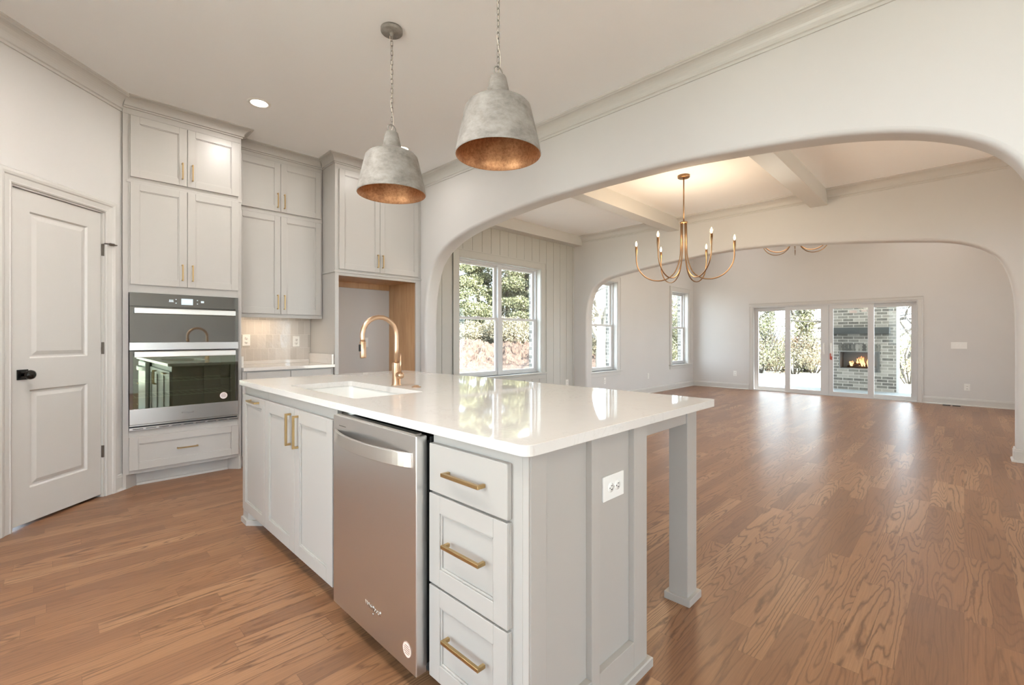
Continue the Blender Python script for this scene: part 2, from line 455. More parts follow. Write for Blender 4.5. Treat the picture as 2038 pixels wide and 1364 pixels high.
def spline(pts, n=6):
    out = []; P = [np.array(p, float) for p in pts]
    for i in range(len(P) - 1):
        p0 = P[max(i - 1, 0)]; p1 = P[i]; p2 = P[i + 1]; p3 = P[min(i + 2, len(P) - 1)]
        for k in range(n):
            t = k / n
            out.append(tuple(0.5 * ((2 * p1) + (-p0 + p2) * t + (2 * p0 - 5 * p1 + 4 * p2 - p3) * t * t + (-p0 + 3 * p1 - 3 * p2 + p3) * t ** 3)))
    out.append(tuple(P[-1])); return out

def arch_wall(name, x0, x1, ya, yb, zt, cy, half, m, r=0.022):
    """wall in plane x, from y=ya..yb, with an arched opening centred on cy; bullnosed edge"""
    h = spline(half, 7)
    left = [(cy + d, z) for d, z in h]; right = [(cy - d, z) for d, z in reversed(h[:-1])]
    path = [(cy + half[0][0], 0.0)] + left + right + [(cy - half[0][0], 0.0)]
    n = len(path); nor = []
    for i in range(n):
        a = np.array(path[max(i - 1, 0)]); b = np.array(path[min(i + 1, n - 1)]); t = b - a; t /= np.hypot(*t)
        nor.append((-t[1] * -1, t[0] * -1))
    # outward (into wall) normal: path runs from +y down to -y over the top -> outward is away from centre
    c0 = np.array((cy, 1.0)); N2 = []
    for p, q in zip(path, nor):
        q = np.array(q)
        if np.dot(q, np.array(p) - c0) < 0: q = -q
        N2.append(q)
    mb = MB()
    sec = []
    for k in range(5):
        a = math.pi / 2 * k / 4; sec.append((x0 + r * (1 - math.sin(a)), r * (1 - math.cos(a))))
    sec = sec[::-1]          # from face (x0, r) to soffit (x0+r, 0)
    full = sec + [(x0 + x1 - x, o) for x, o in reversed(sec)]
    V = []
    for p, q in zip(path, N2):
        for x, o in full: V.append((x, p[0] + q[0] * o, p[1] + q[1] * o))
    k = len(full); F = []
    for i in range(n - 1):
        for j in range(k - 1): F.append((i * k + j, (i + 1) * k + j, (i + 1) * k + j + 1, i * k + j + 1))
    mb.add(V, F, True)
    edge = [(p[0] + q[0] * r, max(p[1] + q[1] * r, 0.0)) for p, q in zip(path, N2)]
    poly = [(yb, 0.0)] + edge + [(ya, 0.0), (ya, zt), (yb, zt)]
    tri = tessellate_polygon([[Vector((a, b, 0)) for a, b in poly]])
    for X in (x0, x1): mb.add([(X, a, b) for a, b in poly], [tuple(t) for t in tri])
    mb.add([(x0, ya, 0), (x1, ya, 0), (x1, ya, zt), (x0, ya, zt)], [(0, 1, 2, 3)])
    mb.add([(x0, yb, 0), (x1, yb, 0), (x1, yb, zt), (x0, yb, zt)], [(0, 1, 2, 3)])
    return struct(mb.build(name, m))

def shaker(mb, F, a0, a1, c0, c1, t=0.019, rail=0.056, rec=0.010, bead=True):
    """frame F: O, A(across), B(outward), C(up); slab occupies b 0..t"""
    mb.fbox(F, a0, a1, 0, t - rec, c0, c1)
    mb.fbox(F, a0, a0 + rail, t - rec, t, c0, c1); mb.fbox(F, a1 - rail, a1, t - rec, t, c0, c1)
    mb.fbox(F, a0 + rail, a1 - rail, t - rec, t, c0, c0 + rail); mb.fbox(F, a0 + rail, a1 - rail, t - rec, t, c1 - rail, c1)
    if bead:
        q = 0.007; i0, i1, j0, j1 = a0 + rail, a1 - rail, c0 + rail, c1 - rail; z = t - rec; h = rec * 0.55
        for (u0, u1, w0, w1) in ((i0, i0 + q, j0, j1), (i1 - q, i1, j0, j1), (i0 + q, i1 - q, j0, j0 + q), (i0 + q, i1 - q, j1 - q, j1)):
            mb.fbox(F, u0, u1, z, z + h, w0, w1)

def bar_pull(F, a, c, length, vertical, parent, t=0.019, w=0.011, proj=0.030, name='handle'):
    mb = MB(); h = length / 2
    if vertical:
        mb.fbox(F, a - w / 2, a + w / 2, t + proj - w, t + proj, c - h, c + h)
        for s_ in (-1, 1):
            e = c + s_ * (h - w); mb.fbox(F, a - w / 2, a + w / 2, t, t + proj - w, min(e, e + s_ * w), max(e, e + s_ * w))
    else:
        mb.fbox(F, a - h, a + h, t + proj - w, t + proj, c - w / 2, c + w / 2)
        for s_ in (-1, 1):
            e = a + s_ * (h - w); mb.fbox(F, min(e, e + s_ * w), max(e, e + s_ * w), t, t + proj - w, c - w / 2, c + w / 2)
    return lab(mb.build(name, M['brass'], parent, 0.0012), 'brushed brass bar pull')

def text_obj(name, s, size, m, parent, loc, rot, ext=0.0006):
    cu = bpy.data.curves.new(name, 'FONT'); cu.body = s; cu.size = size; cu.extrude = ext; cu.align_x = 'CENTER'; cu.align_y = 'CENTER'
    t = bpy.data.objects.new(name, cu); COL.objects.link(t)
    me = bpy.data.meshes.new_from_object(t); bpy.data.objects.remove(t); bpy.data.curves.remove(cu)
    me.materials.clear(); me.materials.append(m)
    o = bpy.data.objects.new(name, me); COL.objects.link(o); o.parent = parent
    off = Vector((0, 0, 0)); q = parent
    while q is not None: off += q.location; q = q.parent
    o.location = Vector(loc) - off; o.rotation_euler = rot
    return o

# frames
V3 = Vector
def F_back(Y): return (V3((0, Y, 0)), V3((1, 0, 0)), V3((0, -1, 0)), V3((0, 0, 1)))   # facing -y, a = x
def F_isl(X): return (V3((X, 0, 0)), V3((0, 1, 0)), V3((-1, 0, 0)), V3((0, 0, 1)))     # facing -x, a = y

# ================================================================== SETTING
XA0, XA1 = 3.10, 3.27        # kitchen arch wall
XB0, XB1 = 6.47, 6.63        # great room arch wall
XF = 11.12                   # far wall
YW, YG, YK = 4.87, 4.74, 5.236
YR = -3.2
mb = MB(); mb.box(-1.4, XF, YR - 0.2, 5.4, -0.10, 0.0); struct(mb.build('floor', M['floor']))
mb = MB(); mb.box(-1.4, XA0 + 0.01, YR - 0.2, 5.4, CH, CH + 0.12); struct(mb.build('ceiling', M['ceil']))
mb = MB(); mb.box(XA1 - 0.01, XB0 + 0.01, YR - 0.2, YW + 0.3, DH, DH + 0.12); struct(mb.build('ceiling', M['ceil']))
mb = MB(); mb.box(XB1 - 0.01, XF + 0.2, YR - 0.2, YW + 0.3, GH, GH + 0.12); struct(mb.build('ceiling', M['ceil']))

half1 = [(2.412, 0.6), (2.410, 1.2), (2.400, 1.50), (2.365, 1.74), (2.30, 1.93), (2.235, 2.04), (2.15, 2.12), (2.04, 2.185), (1.88, 2.25), (1.65, 2.31), (1.4, 2.35), (1.05, 2.39), (0.6, 2.425), (0, 2.437)]
half2 = [(2.48, 0.6), (2.48, 1.2), (2.473, 1.5), (2.460, 1.65), (2.43, 1.80), (2.37, 1.95), (2.28, 2.05), (2.15, 2.125), (2.0, 2.175), (1.75, 2.215), (1.4, 2.26), (0.95, 2.305), (0.45, 2.352), (0, 2.368)]
arch_wall('wall_right', XA0, XA1, YR, 5.36, CH + 0.1, 2.10, half1, M['wall'], 0.03)
arch_wall('wall_middle', XB0, XB1, YR, 5.0, GH + 0.1, 2.13, half2, M['wall'], 0.03)

# kitchen back wall, pantry wall, outer walls
mb = MB(); mb.box(-0.2, XA0 + 0.1, YK, YK + 0.14, 0, CH + 0.1); struct(mb.build('wall_back', M['wall']))
# pantry wall on the diagonal: local frame x along the wall (towards +x+y), y into the wall
PW0 = V3((0.387, 4.675, 0)); dA = V3((1, 1, 0)).normalized(); dB = V3((-1, 1, 0)).normalized(); dU = V3((0, 0, 1))
FP = (PW0, dA, -dB, dU)      # a along wall (0 at right end, negative to the left), b outward into the room
# door: a from aL to aR
aR, aL = -0.171 * 1.0, -0.171 - 0.612
DZ = 2.110
mb = MB()
for (a0, a1, z0, z1) in ((-2.25, aL - 0.012, 0, CH + 0.1), (aR + 0.012, 0.10, 0, CH + 0.1), (aL - 0.012, aR + 0.012, DZ + 0.012, CH + 0.1)):
    mb.fbox(FP, a0, min(a1, 0.0), -0.12, 0, z0, z1)
struct(mb.build('wall_pantry', M['wall']))
xl = PW0.x - 2.25 * dA.x; yl = PW0.y - 2.25 * dA.y
mb = MB()
LW = [(-2.9, -0.8, 0.12, 2.5), (0.8, 2.2, 0.12, 2.5)]  # unseen left-wall windows, added to let daylight fill the kitchen
wall_cells(mb, lambda u, z, t: (t, u, z), YR, yl + 0.1, 0, CH + 0.1, xl - 0.14, xl, LW); struct(mb.build('wall_left', M['wall']))
REAR = [(xl + 0.3, 0.55, 0.12, 2.5)]  # unseen rear window, added as a daylight source
DSIDE = [(4.0, 5.8, 0.12, 2.3)]; GSIDE = [(8.4, 9.6, 0.12, 2.2)]  # unseen side windows, added to light dining and great room
fy0_ = lambda u, z, t: (u, t, z)
mb = MB(); wall_cells(mb, fy0_, xl - 0.14, XA0 + 0.05, 0, CH + 0.1, YR - 0.14, YR, REAR); struct(mb.build('wall_rear', M['wall']))
mb = MB(); wall_cells(mb, fy0_, XA1, XB0, 0, DH + 0.1, -1.55, -1.41, DSIDE); struct(mb.build('wall_dining_side', M['wall']))
mb = MB(); wall_cells(mb, fy0_, XB1, XF, 0, GH + 0.1, -1.75, -1.61, GSIDE); struct(mb.build('wall_great_room_side', M['wall']))
mb = MB(); mb.box(xl - 0.2, XA0 + 0.4, -6.6, YR - 0.14, CH + 0.02, CH + 0.12); mb.box(XA0 + 0.4, XF + 0.3, -5.2, -1.75, CH + 0.02, CH + 0.12); struct(mb.build('ceiling_sun_block', M['ceil']))  # unseen roof slabs added to keep direct sun out of the added windows
mb = MB(); mb.box(xl - 1.9, xl - 0.14, YR - 1.0, yl + 0.6, 2.72, 2.80); struct(mb.build('ceiling_sky_block', M['ceil']))  # unseen overhang added to cut high sky light at the left windows
# pantry interior behind the door (wall colour dark, in place of closet shade)
mb = MB(); mb.box(0.26, 0.384, 4.80, YK, 0, CH); struct(mb.build('wall_pantry_filler', M['wall']))  # filler added behind the cabinet edge to stop a light leak
mb = MB(); mb.fbox(FP, aL - 0.2, aR + 0.16, -0.9, -0.88, 0, CH); mb.fbox(FP, aL - 0.22, aL - 0.2, -0.9, -0.121, 0, CH); mb.fbox(FP, aR + 0.16, aR + 0.18, -0.75, -0.121, 0, CH); struct(mb.build('wall_closet', M['gap']))

# dining exterior wall with window, shiplap boards; great-room exterior wall
DWN = (3.885, 5.577, 0.62, 2.292)
G1 = (6.80, 7.655, 0.56, 2.25); G2 = (9.95, 10.815, 0.56, 2.25)
fy = lambda u, z, t: (u, t, z)
mb = MB(); wall_cells(mb, fy, XA1, XB0, 0, DH + 0.1, YW + 0.013, YW + 0.15, [DWN]); struct(mb.build('wall_window_side', M['shiplap']))
mb = MB(); wall_cells(mb, fy, XA1 - 0.1, XB0 + 0.1, -0.4, DH + 0.6, YW + 0.15, YW + 0.26, [DWN]); struct(mb.build('wall_outer_brick', M['brick']))
mb = MB(); wall_cells(mb, fy, XB1, XF + 0.1, 0, GH + 0.1, YG, YG + 0.15, [G1, G2]); struct(mb.build('wall_great_room_left', M['wall']))
mb = MB(); wall_cells(mb, fy, XB0 + 0.1, XF + 0.26, -0.4, GH + 0.3, YG + 0.15, YG + 0.26, [G1, G2]); struct(mb.build('wall_outer_brick', M['brick']))
mb = MB(); x = 3.605 - 0.176 * 2
while x < XB0:
    a, b = max(x + 0.0025, XA1), min(x + 0.176 - 0.0025, XB0)
    if b > a:
        if b < DWN[0] - 0.02 or a > DWN[1] + 0.02: mb.box(a, b, YW, YW + 0.012, 0, DH)
        else:
            mb.box(a, b, YW, YW + 0.012, 0, DWN[2] - 0.01); mb.box(a, b, YW, YW + 0.012, DWN[3] + 0.01, DH)
    x += 0.176
struct(mb.build('wall_shiplap', M['shiplap'], None, 0.0015))
# far wall with sliding door opening
SD = (0.600, 3.385, 0.0, 1.872)
mb = MB(); wall_cells(mb, lambda u, z, t: (t, u, z), -1.75, YG + 0.15, 0, GH + 0.1, XF, XF + 0.15, [SD]); struct(mb.build('wall_far', M['wall']))

# beams and soffit in the dining room
mb = MB()
for (y0, y1) in ((1.150, 1.325), (2.965, 3.135)): 
    b_ = MB(); b_.box(XA1 - 0.002, XB0 + 0.002, y0, y1, 2.755, DH + 0.01); struct(b_.build('trim_beam', M['trim'], None, 0.002))
mb.box(XA1 - 0.002, XB0 + 0.002, 4.70, YW + 0.02, 2.768, DH + 0.01); struct(mb.build('trim_soffit', M['trim'], None, 0.002))
mb = MB(); mb.box(XA1 - 0.002, XB0 + 0.002, -0.62, -0.45, 2.755, DH + 0.01); struct(mb.build('trim_beam', M['trim'], None, 0.002))

# crown mouldings
def crown_prof(h, p):
    P = [(0, -h), (0.010, -h), (0.010, -h * 0.86), (0.020, -h * 0.82), (0.020, -h * 0.70)]
    n = 7
    for i in range(n + 1):
        t = i / n; a = t * math.pi / 2
        P.append((0.020 + (p - 0.034) * (1 - math.cos(a)) ** 0.9, -h * 0.70 + h * 0.52 * math.sin(a)))
    P += [(p - 0.010, -h * 0.14), (p, -h * 0.10), (p, 0), (0, 0)]
    return P
cpW = crown_prof(0.122, 0.095); cpC = crown_prof(0.085, 0.082); cpD = crown_prof(0.115, 0.10)
def crown(name, prof, segs, m, parent=None):
    mb = MB()
    for s_ in segs: mb.sweep(prof, *s_)
    return mb.build(name, m, parent)
struct(crown('trim_crown', cpW, [((XA0, YR, CH), (XA0, 4.612, CH), (-1, 0, 0), 0, -1)], M['trim']))
pe = PW0 + dA * 0.0
struct(crown('trim_crown', cpW, [(tuple(PW0 - dA * 2.25 + dU * CH), tuple(pe + dU * CH), tuple(-dB), 0, -math.tan(math.radians(22.5)))], M['trim']))
struct(crown('trim_crown', cpD, [((XB0, YR, DH), (XB0, 1.150, DH), (-1, 0, 0), 0, 0), ((XB0, 1.325, DH), (XB0, 2.965, DH), (-1, 0, 0), 0, 0), ((XB0, 3.135, DH), (XB0, 4.70, DH), (-1, 0, 0), 0, 0)], M['trim']))
struct(crown('trim_crown', cpD, [((XA1, YR, DH), (XA1, 1.150, DH), (1, 0, 0), 0, 0), ((XA1, 1.325, DH), (XA1, 2.965, DH), (1, 0, 0), 0, 0), ((XA1, 3.135, DH), (XA1, 4.70, DH), (1, 0, 0), 0, 0)], M['trim']))

# baseboards
def bprof(h=0.125, t=0.014): return [(0, 0), (t + 0.014, 0), (t + 0.012, 0.012), (t, 0.020), (t, h * 0.80), (t - 0.004, h * 0.84), (t - 0.005, h * 0.95), (0.004, h), (0, h)]
def base(name, segs, prof=None):
    mb = MB()
    for s_ in segs: mb.sweep(prof or bprof(), *s_)
    return struct(mb.build(name, M['trim']))
base('baseboard_far', [((XF, -1.61, 0), (XF, 0.535, 0), (-1, 0, 0)), ((XF, 3.465, 0), (XF, YG, 0), (-1, 0, 0), 0, -1)])
base('baseboard_left', [((XB1, YG, 0), (XF, YG, 0), (0, -1, 0), 0, -1)])
jr = 2.13 - 2.48; jl = 2.13 + 2.48
base('baseboard_middle', [((XB0, -1.41, 0), (XB0, jr, 0), (-1, 0, 0), 0, 1), ((XB0, jr, 0), (XB1, jr, 0), (0, 1, 0), 1, 1), ((XB1, -1.6, 0), (XB1, jr, 0), (1, 0, 0), 0, 1),
                          ((XB0, jl, 0), (XB0, YW, 0), (-1, 0, 0), 1, 0), ((XB0, jl, 0), (XB1, jl, 0), (0, -1, 0), 1, 1)])
base('baseboard_right', [((XA0, YR, 0), (XA0, 2.10 - 2.412, 0), (-1, 0, 0), 0, 1), ((XA0, 2.10 - 2.412, 0), (XA1, 2.10 - 2.412, 0), (0, 1, 0), 1, 1),
                         ((XA0, 4.512, 0), (XA1, 4.512, 0), (0, -1, 0), 1, 1)])
base('baseboard_window_side', [((XA1, YW, 0), (XB0, YW, 0), (0, -1, 0))])
base('baseboard_pantry', [(tuple(PW0 + dA * -0.075), tuple(PW0), tuple(-dB)), (tuple(PW0 - dA * 2.25), tuple(PW0 + dA * (aL - 0.10)), tuple(-dB))])

# ---------------------------------------------------------------- windows
def casing_y(mb, x0, x1, z0, z1, Y, w=0.10, t=0.016, sill=True):
    mb.box(x0 - w, x0, Y - t, Y, z0, z1 + w); mb.box(x1, x1 + w, Y - t, Y, z0, z1 + w); mb.box(x0, x1, Y - t, Y, z1, z1 + w)
    b = 0.014
    mb.box(x0 - w - 0.004, x0 - w + b, Y - t - 0.007, Y - t, z0, z1 + w + 0.004); mb.box(x1 + w - b, x1 + w + 0.004, Y - t - 0.007, Y - t, z0, z1 + w + 0.004)
    mb.box(x0 - w + b, x1 + w - b, Y - t - 0.007, Y - t, z1 + w - b, z1 + w + 0.004)
    for (u0, u1, w0, w1) in ((x0 - 0.0, x0 + 0.012, z0, z1), (x1 - 0.012, x1, z0, z1), (x0 + 0.012, x1 - 0.012, z1 - 0.012, z1)):
        mb.box(u0, u1, Y - 0.004, Y + 0.145, w0, w1)      # jamb lining
def window_y(name, x0, x1, z0, z1, Y, units, cmat, dep=0.085):
    root = bpy.data.objects.new(name, None); COL.objects.link(root); root.location = ((x0 + x1) / 2, Y, z0); root['kind'] = 'structure'
    mb = MB(); casing_y(mb, x0, x1, z0, z1, Y); mb.build('window_casing', cmat, root, 0.0015)
    mb = MB(); mb.box(x0 - 0.13, x1 + 0.13, Y - 0.045, Y + 0.10, z0 - 0.022, z0); mb.box(x0 - 0.10, x1 + 0.10, Y - 0.016, Y, z0 - 0.10, z0 - 0.022)
    mb.box(x0 - 0.10, x1 + 0.10, Y - 0.022, Y - 0.016, z0 - 0.045, z0 - 0.03); mb.build('window_sill', cmat, root, 0.002)
    yi = Y + dep; fw = 0.035
    mb = MB()
    for (u0, u1, w0, w1) in ((x0 + 0.012, x0 + fw, z0, z1), (x1 - fw, x1 - 0.012, z0, z1), (x0 + fw, x1 - fw, z1 - fw, z1 - 0.012), (x0 + fw, x1 - fw, z0, z0 + 0.022)):
        mb.box(u0, u1, yi, yi + 0.075, w0, w1)
    wu = (x1 - x0 - 2 * fw - (units - 1) * 0.075) / units; spans = []
    for i in range(units):
        a = x0 + fw + i * (wu + 0.075); spans.append((a, a + wu))
        if i: mb.box(a - 0.075, a, yi - 0.01, yi + 0.075, z0, z1 - fw)
    mb.build('window_frame', M['vinyl'], root, 0.0015)
    zm = (z0 + z1) / 2 + 0.005
    for a, b in spans:
        for (w0, w1, yy) in ((z0 + 0.022, zm + 0.018, yi + 0.008), (zm - 0.018, z1 - fw, yi + 0.042)):
            sm = MB(); st = 0.038
            sm.box(a, a + st, yy, yy + 0.03, w0, w1); sm.box(b - st, b, yy, yy + 0.03, w0, w1)
            lo = 0.045 if w0 < zm - 0.1 else 0.034; hi = 0.034
            sm.box(a + st, b - st, yy, yy + 0.03, w0, w0 + lo); sm.box(a + st, b - st, yy, yy + 0.03, w1 - hi, w1)
            so = sm.build('sash', M['vinyl'], root, 0.0015)
            g = MB(); g.box(a + st - 0.003, b - st + 0.003, yy + 0.013, yy + 0.017, w0 + lo - 0.003, w1 - hi + 0.003); g.build('glass_pane', M['glass'], so)
            if w0 < zm - 0.1:
                lk = MB(); c = (a + b) / 2; lk.box(c - 0.03, c + 0.03, yy - 0.012, yy + 0.012, w1, w1 + 0.012); lk.build('sash_lock', M['vinyl'], so, 0.002)
    return root
window_y('window_1', *DWN, YW, 2, M['shiplap'])
window_y('window_2', *G1, YG, 1, M['trim'])
window_y('window_3', *G2, YG, 1, M['trim'])
def added_window(k, x0, x1, z0, z1, Y):  # frame and glass for the added windows out of view
    root = bpy.data.objects.new('window_%d' % k, None); COL.objects.link(root); root.location = (x0, Y, z0); root['kind'] = 'structure'
    mb = MB(); xm_ = (x0 + x1) / 2
    for (a, b, c, d) in ((x0, x0 + 0.05, z0, z1), (x1 - 0.05, x1, z0, z1), (x0 + 0.05, x1 - 0.05, z0, z0 + 0.05), (x0 + 0.05, x1 - 0.05, z1 - 0.05, z1), (xm_ - 0.03, xm_ + 0.03, z0 + 0.05, z1 - 0.05)):
        mb.box(a, b, Y - 0.10, Y - 0.05, c, d)
    mb.build('window_frame', M['vinyl'], root)
    g = MB(); g.box(x0 + 0.05, x1 - 0.05, Y - 0.077, Y - 0.073, z0 + 0.05, z1 - 0.05); g.build('glass_pane', M['glass'], root)
for k, (w_, Y_) in enumerate([(w, YR) for w in REAR] + [(w, -1.41) for w in DSIDE] + [(w, -1.61) for w in GSIDE]): added_window(6 + k, *w_, Y_)
for i, (y0, y1, z0, z1) in enumerate(LW):  # frames of the added left-wall daylight windows
    root = bpy.data.objects.new('window_%d' % (i + 4), None); COL.objects.link(root); root.location = (xl, y0, z0); root['kind'] = 'structure'
    mb = MB()
    for (a, b, c, d) in ((y0, y0 + 0.05, z0, z1), (y1 - 0.05, y1, z0, z1), (y0, y1, z0, z0 + 0.05), (y0, y1, z1 - 0.05, z1), ((y0 + y1) / 2 - 0.03, (y0 + y1) / 2 + 0.03, z0, z1)):
        mb.box(xl - 0.10, xl - 0.05, a, b, c, d)
    mb.build('window_frame', M['vinyl'], root)
    g = MB(); g.box(xl - 0.077, xl - 0.073, y0 + 0.05, y1 - 0.05, z0 + 0.05, z1 - 0.05); g.build('glass_pane', M['glass'], root)

# ---------------------------------------------------------------- sliding door in the far wall
root = bpy.data.objects.new('door_2', None); COL.objects.link(root); root.location = (XF, 1.96, 0); root['kind'] = 'structure'
y0, y1, z1 = SD[0], SD[1], SD[3]
cas = [(0, 0), (0.075, 0), (0.075, 0.020), (0.060, 0.020), (0.050, 0.014), (0.010, 0.010), (0, 0.008)]
mb = MB()
for s_, ya in ((-1, y0), (1, y1)):
    P = [(a, b) for a, b in cas]
    mb.prism([[(ya + s_ * a, b) for a, b in P]], lambda u, v, t: (XF - v, u, t), 0.0, z1 + 0.0)
mb.prism([[(a, b) for a, b in cas]], lambda u, v, t: (XF - v, t, z1 + u), y0 - 0.075, y1 + 0.075)
mb.build('door_casing', M['trim'], root)
mb = MB(); xf = XF + 0.02
mb.box(xf - 0.015, xf + 0.11, y0, y0 + 0.018, 0.012, z1); mb.box(xf - 0.015, xf + 0.11, y1 - 0.018, y1, 0.012, z1); mb.box(xf - 0.015, xf + 0.11, y0 + 0.018, y1 - 0.018, z1 - 0.03, z1)
mb.box(xf - 0.015, xf + 0.11, y0, y1, 0.001, 0.022); mb.build('door_frame', M['vinyl'], root, 0.002)
def slider_panel(ya, yb, x, gl0, gl1, name='door_panel', zb=0.083, zt=1.762):
    mb = MB(); mb.box(x, x + 0.04, ya, gl0, 0.022, z1 - 0.03); mb.box(x, x + 0.04, gl1, yb, 0.022, z1 - 0.03)
    mb.box(x, x + 0.04, gl0, gl1, 0.022, zb); mb.box(x, x + 0.04, gl0, gl1, zt, z1 - 0.03)
    p = mb.build(name, M['vinyl'], root, 0.002)
    g = MB(); g.box(x + 0.018, x + 0.023, gl0 - 0.004, gl1 + 0.004, zb - 0.004, zt + 0.004); g.build('glass_pane', M['glass'], p)
    return p
slider_panel(y0 + 0.018, 1.27, xf + 0.055, 0.700, 1.24)
pa = slider_panel(1.235, 1.957, xf, 1.330, 1.885)
pb = slider_panel(1.961, 2.750, xf, 2.100, 2.648)
slider_panel(2.72, y1 - 0.018, xf + 0.055, 2.748, 3.292)
for p, yy in ((pa, 1.920), (pb, 2.045)):
    mb = MB(); mb.tube([(xf, yy, 0.86), (xf - 0.035, yy, 0.865), (xf - 0.04, yy, 0.89), (xf - 0.04, yy, 1.02), (xf - 0.035, yy, 1.045), (xf, yy, 1.05)], 0.007, 8)
    mb.box(xf - 0.006, xf, yy - 0.016, yy + 0.016, 0.84, 1.07); lab(mb.build('handle', M['plastic'], p), 'white door pull')
mb = MB(); mb.box(xf - 0.050, xf - 0.046, 1.915, 1.935, 0.74, 0.86); mb.box(xf - 0.052, xf - 0.047, 1.895, 1.925, 0.73, 0.80); lab(mb.build('paper_tag', M['red'], pa), 'red paper tag hanging from the door pull')
mb = MB(); mb.box(xf + 0.0155, xf + 0.017, 1.50, 1.62, 1.665, 1.715); mb.box(xf + 0.0155, xf + 0.017, 1.345, 1.43, 1.685, 1.725)
st = lab(mb.build('glass_label', M['paperw'], pa), 'white manufacturer labels stuck on the glass')

# ---------------------------------------------------------------- pantry door
root = bpy.data.objects.new('door_1', None); COL.objects.link(root); root.location = tuple(PW0 + dA * aL); root['kind'] = 'structure'
FD = (PW0 - (-dB) * 0.012, dA, -dB, dU)
mb = MB(); T = 0.035
mb.fbox(FD, aL, aR, -T, -0.012, 0.019, DZ)
# stiles and rails raised above panels
pL, pR = aL + 0.108, aR - 0.108
rows = [(0.235, 0.855), (1.055, 1.985)]
zs = [0.019, rows[0][0], rows[0][1], rows[1][0], rows[1][1], DZ]
mb.fbox(FD, aL, pL, -0.012, 0, 0.019, DZ); mb.fbox(FD, pR, aR, -0.012, 0, 0.019, DZ)
for a, b in ((zs[0], zs[1]), (zs[2], zs[3]), (zs[4], zs[5])): mb.fbox(FD, pL, pR, -0.012, 0, a, b)
O_, A_, B_, C_ = FD
for (za, zb) in rows:
    q1, q2 = 0.012, 0.040
    def R(i, b): return [O_ + A_ * (pL + i) + B_ * b + C_ * (za + i), O_ + A_ * (pR - i) + B_ * b + C_ * (za + i), O_ + A_ * (pR - i) + B_ * b + C_ * (zb - i), O_ + A_ * (pL + i) + B_ * b + C_ * (zb - i)]
    rings = [R(0, 0.0), R(0.010, -0.011), R(0.020, -0.011), R(0.045, -0.003)]
    for i in range(3):
        mb.add(rings[i] + rings[i + 1], [(0, 1, 5, 4), (1, 2, 6, 5), (2, 3, 7, 6), (3, 0, 4, 7)])
    mb.add(rings[3], [(0, 1, 2, 3)])
mb.build('door_panel', M['trim'], root)
# casing
cw = [(0.0, 0.0), (0.0, 0.010), (0.008, 0.014), (0.016, 0.012), (0.045, 0.016), (0.052, 0.022), (0.066, 0.026), (0.082, 0.026), (0.086, 0.020), (0.086, 0.0)]
mb = MB(); go = 0.016
for s_, a0_ in ((1, aR + go), (-1, aL - go)):
    mb.prism([[(a0_ + s_ * u, v) for u, v in cw]], lambda u, v, t: O_ + A_ * u + B_ * (v + 0.012) + C_ * t, 0.0, DZ + go)
# head with mitred ends
top = DZ + go; V = []; nn_ = len(cw)
for s_, e in ((-1, aL - go), (1, aR + go)):
    for u, v in cw: V.append(O_ + A_ * (e + s_ * u) + B_ * (v + 0.012) + C_ * (top + u))
mb.add(V, [(i, (i + 1) % nn_, (i + 1) % nn_ + nn_, i + nn_) for i in range(nn_)])
for s_, e in ((-1, aL - go), (1, aR + go)):   # corner pieces closing the mitre
    V = [O_ + A_ * (e + s_ * u) + B_ * (v + 0.012) + C_ * top for u, v in cw] + [O_ + A_ * (e + s_ * u) + B_ * (v + 0.012) + C_ * (top + u) for u, v in cw]
    mb.add(V, [(i, (i + 1) % nn_, (i + 1) % nn_ + nn_, i + nn_) for i in range(nn_)])
mb.fbox(FP, aL - go, aL - 0.003, -0.12, 0.0, 0, DZ + go); mb.fbox(FP, aR + 0.003, aR + go, -0.12, 0.0, 0, DZ + go); mb.fbox(FP, aL - go, aR + go, -0.12, 0.0, DZ + 0.004, DZ + go)
mb.build('door_casing', M['trim'], root)
# knob
mb = MB(); kc = aL + 0.062; kz = 0.955
mb.fbox(FD, kc - 0.032, kc + 0.032, 0, 0.008, kz - 0.032, kz + 0.032)
kn = lab(mb.build('door_knob', M['black'], root, 0.002), 'black round knob on a square plate')
mb = MB(); prof = [(0.0, 0.008), (0.010, 0.008), (0.010, 0.030), (0.016, 0.034), (0.026, 0.042), (0.030, 0.052), (0.027, 0.064), (0.016, 0.071), (0.0, 0.073)]
V = []; F = []; seg = 24
for i in range(seg):
    a = 2 * math.pi * i / seg
    for r, z in prof: V.append(O_ + A_ * (kc + r * math.cos(a)) + B_ * z + C_ * (kz + r * math.sin(a)))
for i in range(seg):
    j = (i + 1) % seg
    for k in range(len(prof) - 1): F.append((i * 9 + k, j * 9 + k, j * 9 + k + 1, i * 9 + k + 1))
mb.add(V, F, True); mb.build('knob_ball', M['black'], kn)
mb = MB(); mb.fbox(FD, aL - 0.003, aL, -0.02, 0.001, kz - 0.03, kz + 0.03); mb.build('strike_plate', M['bronze'], root)
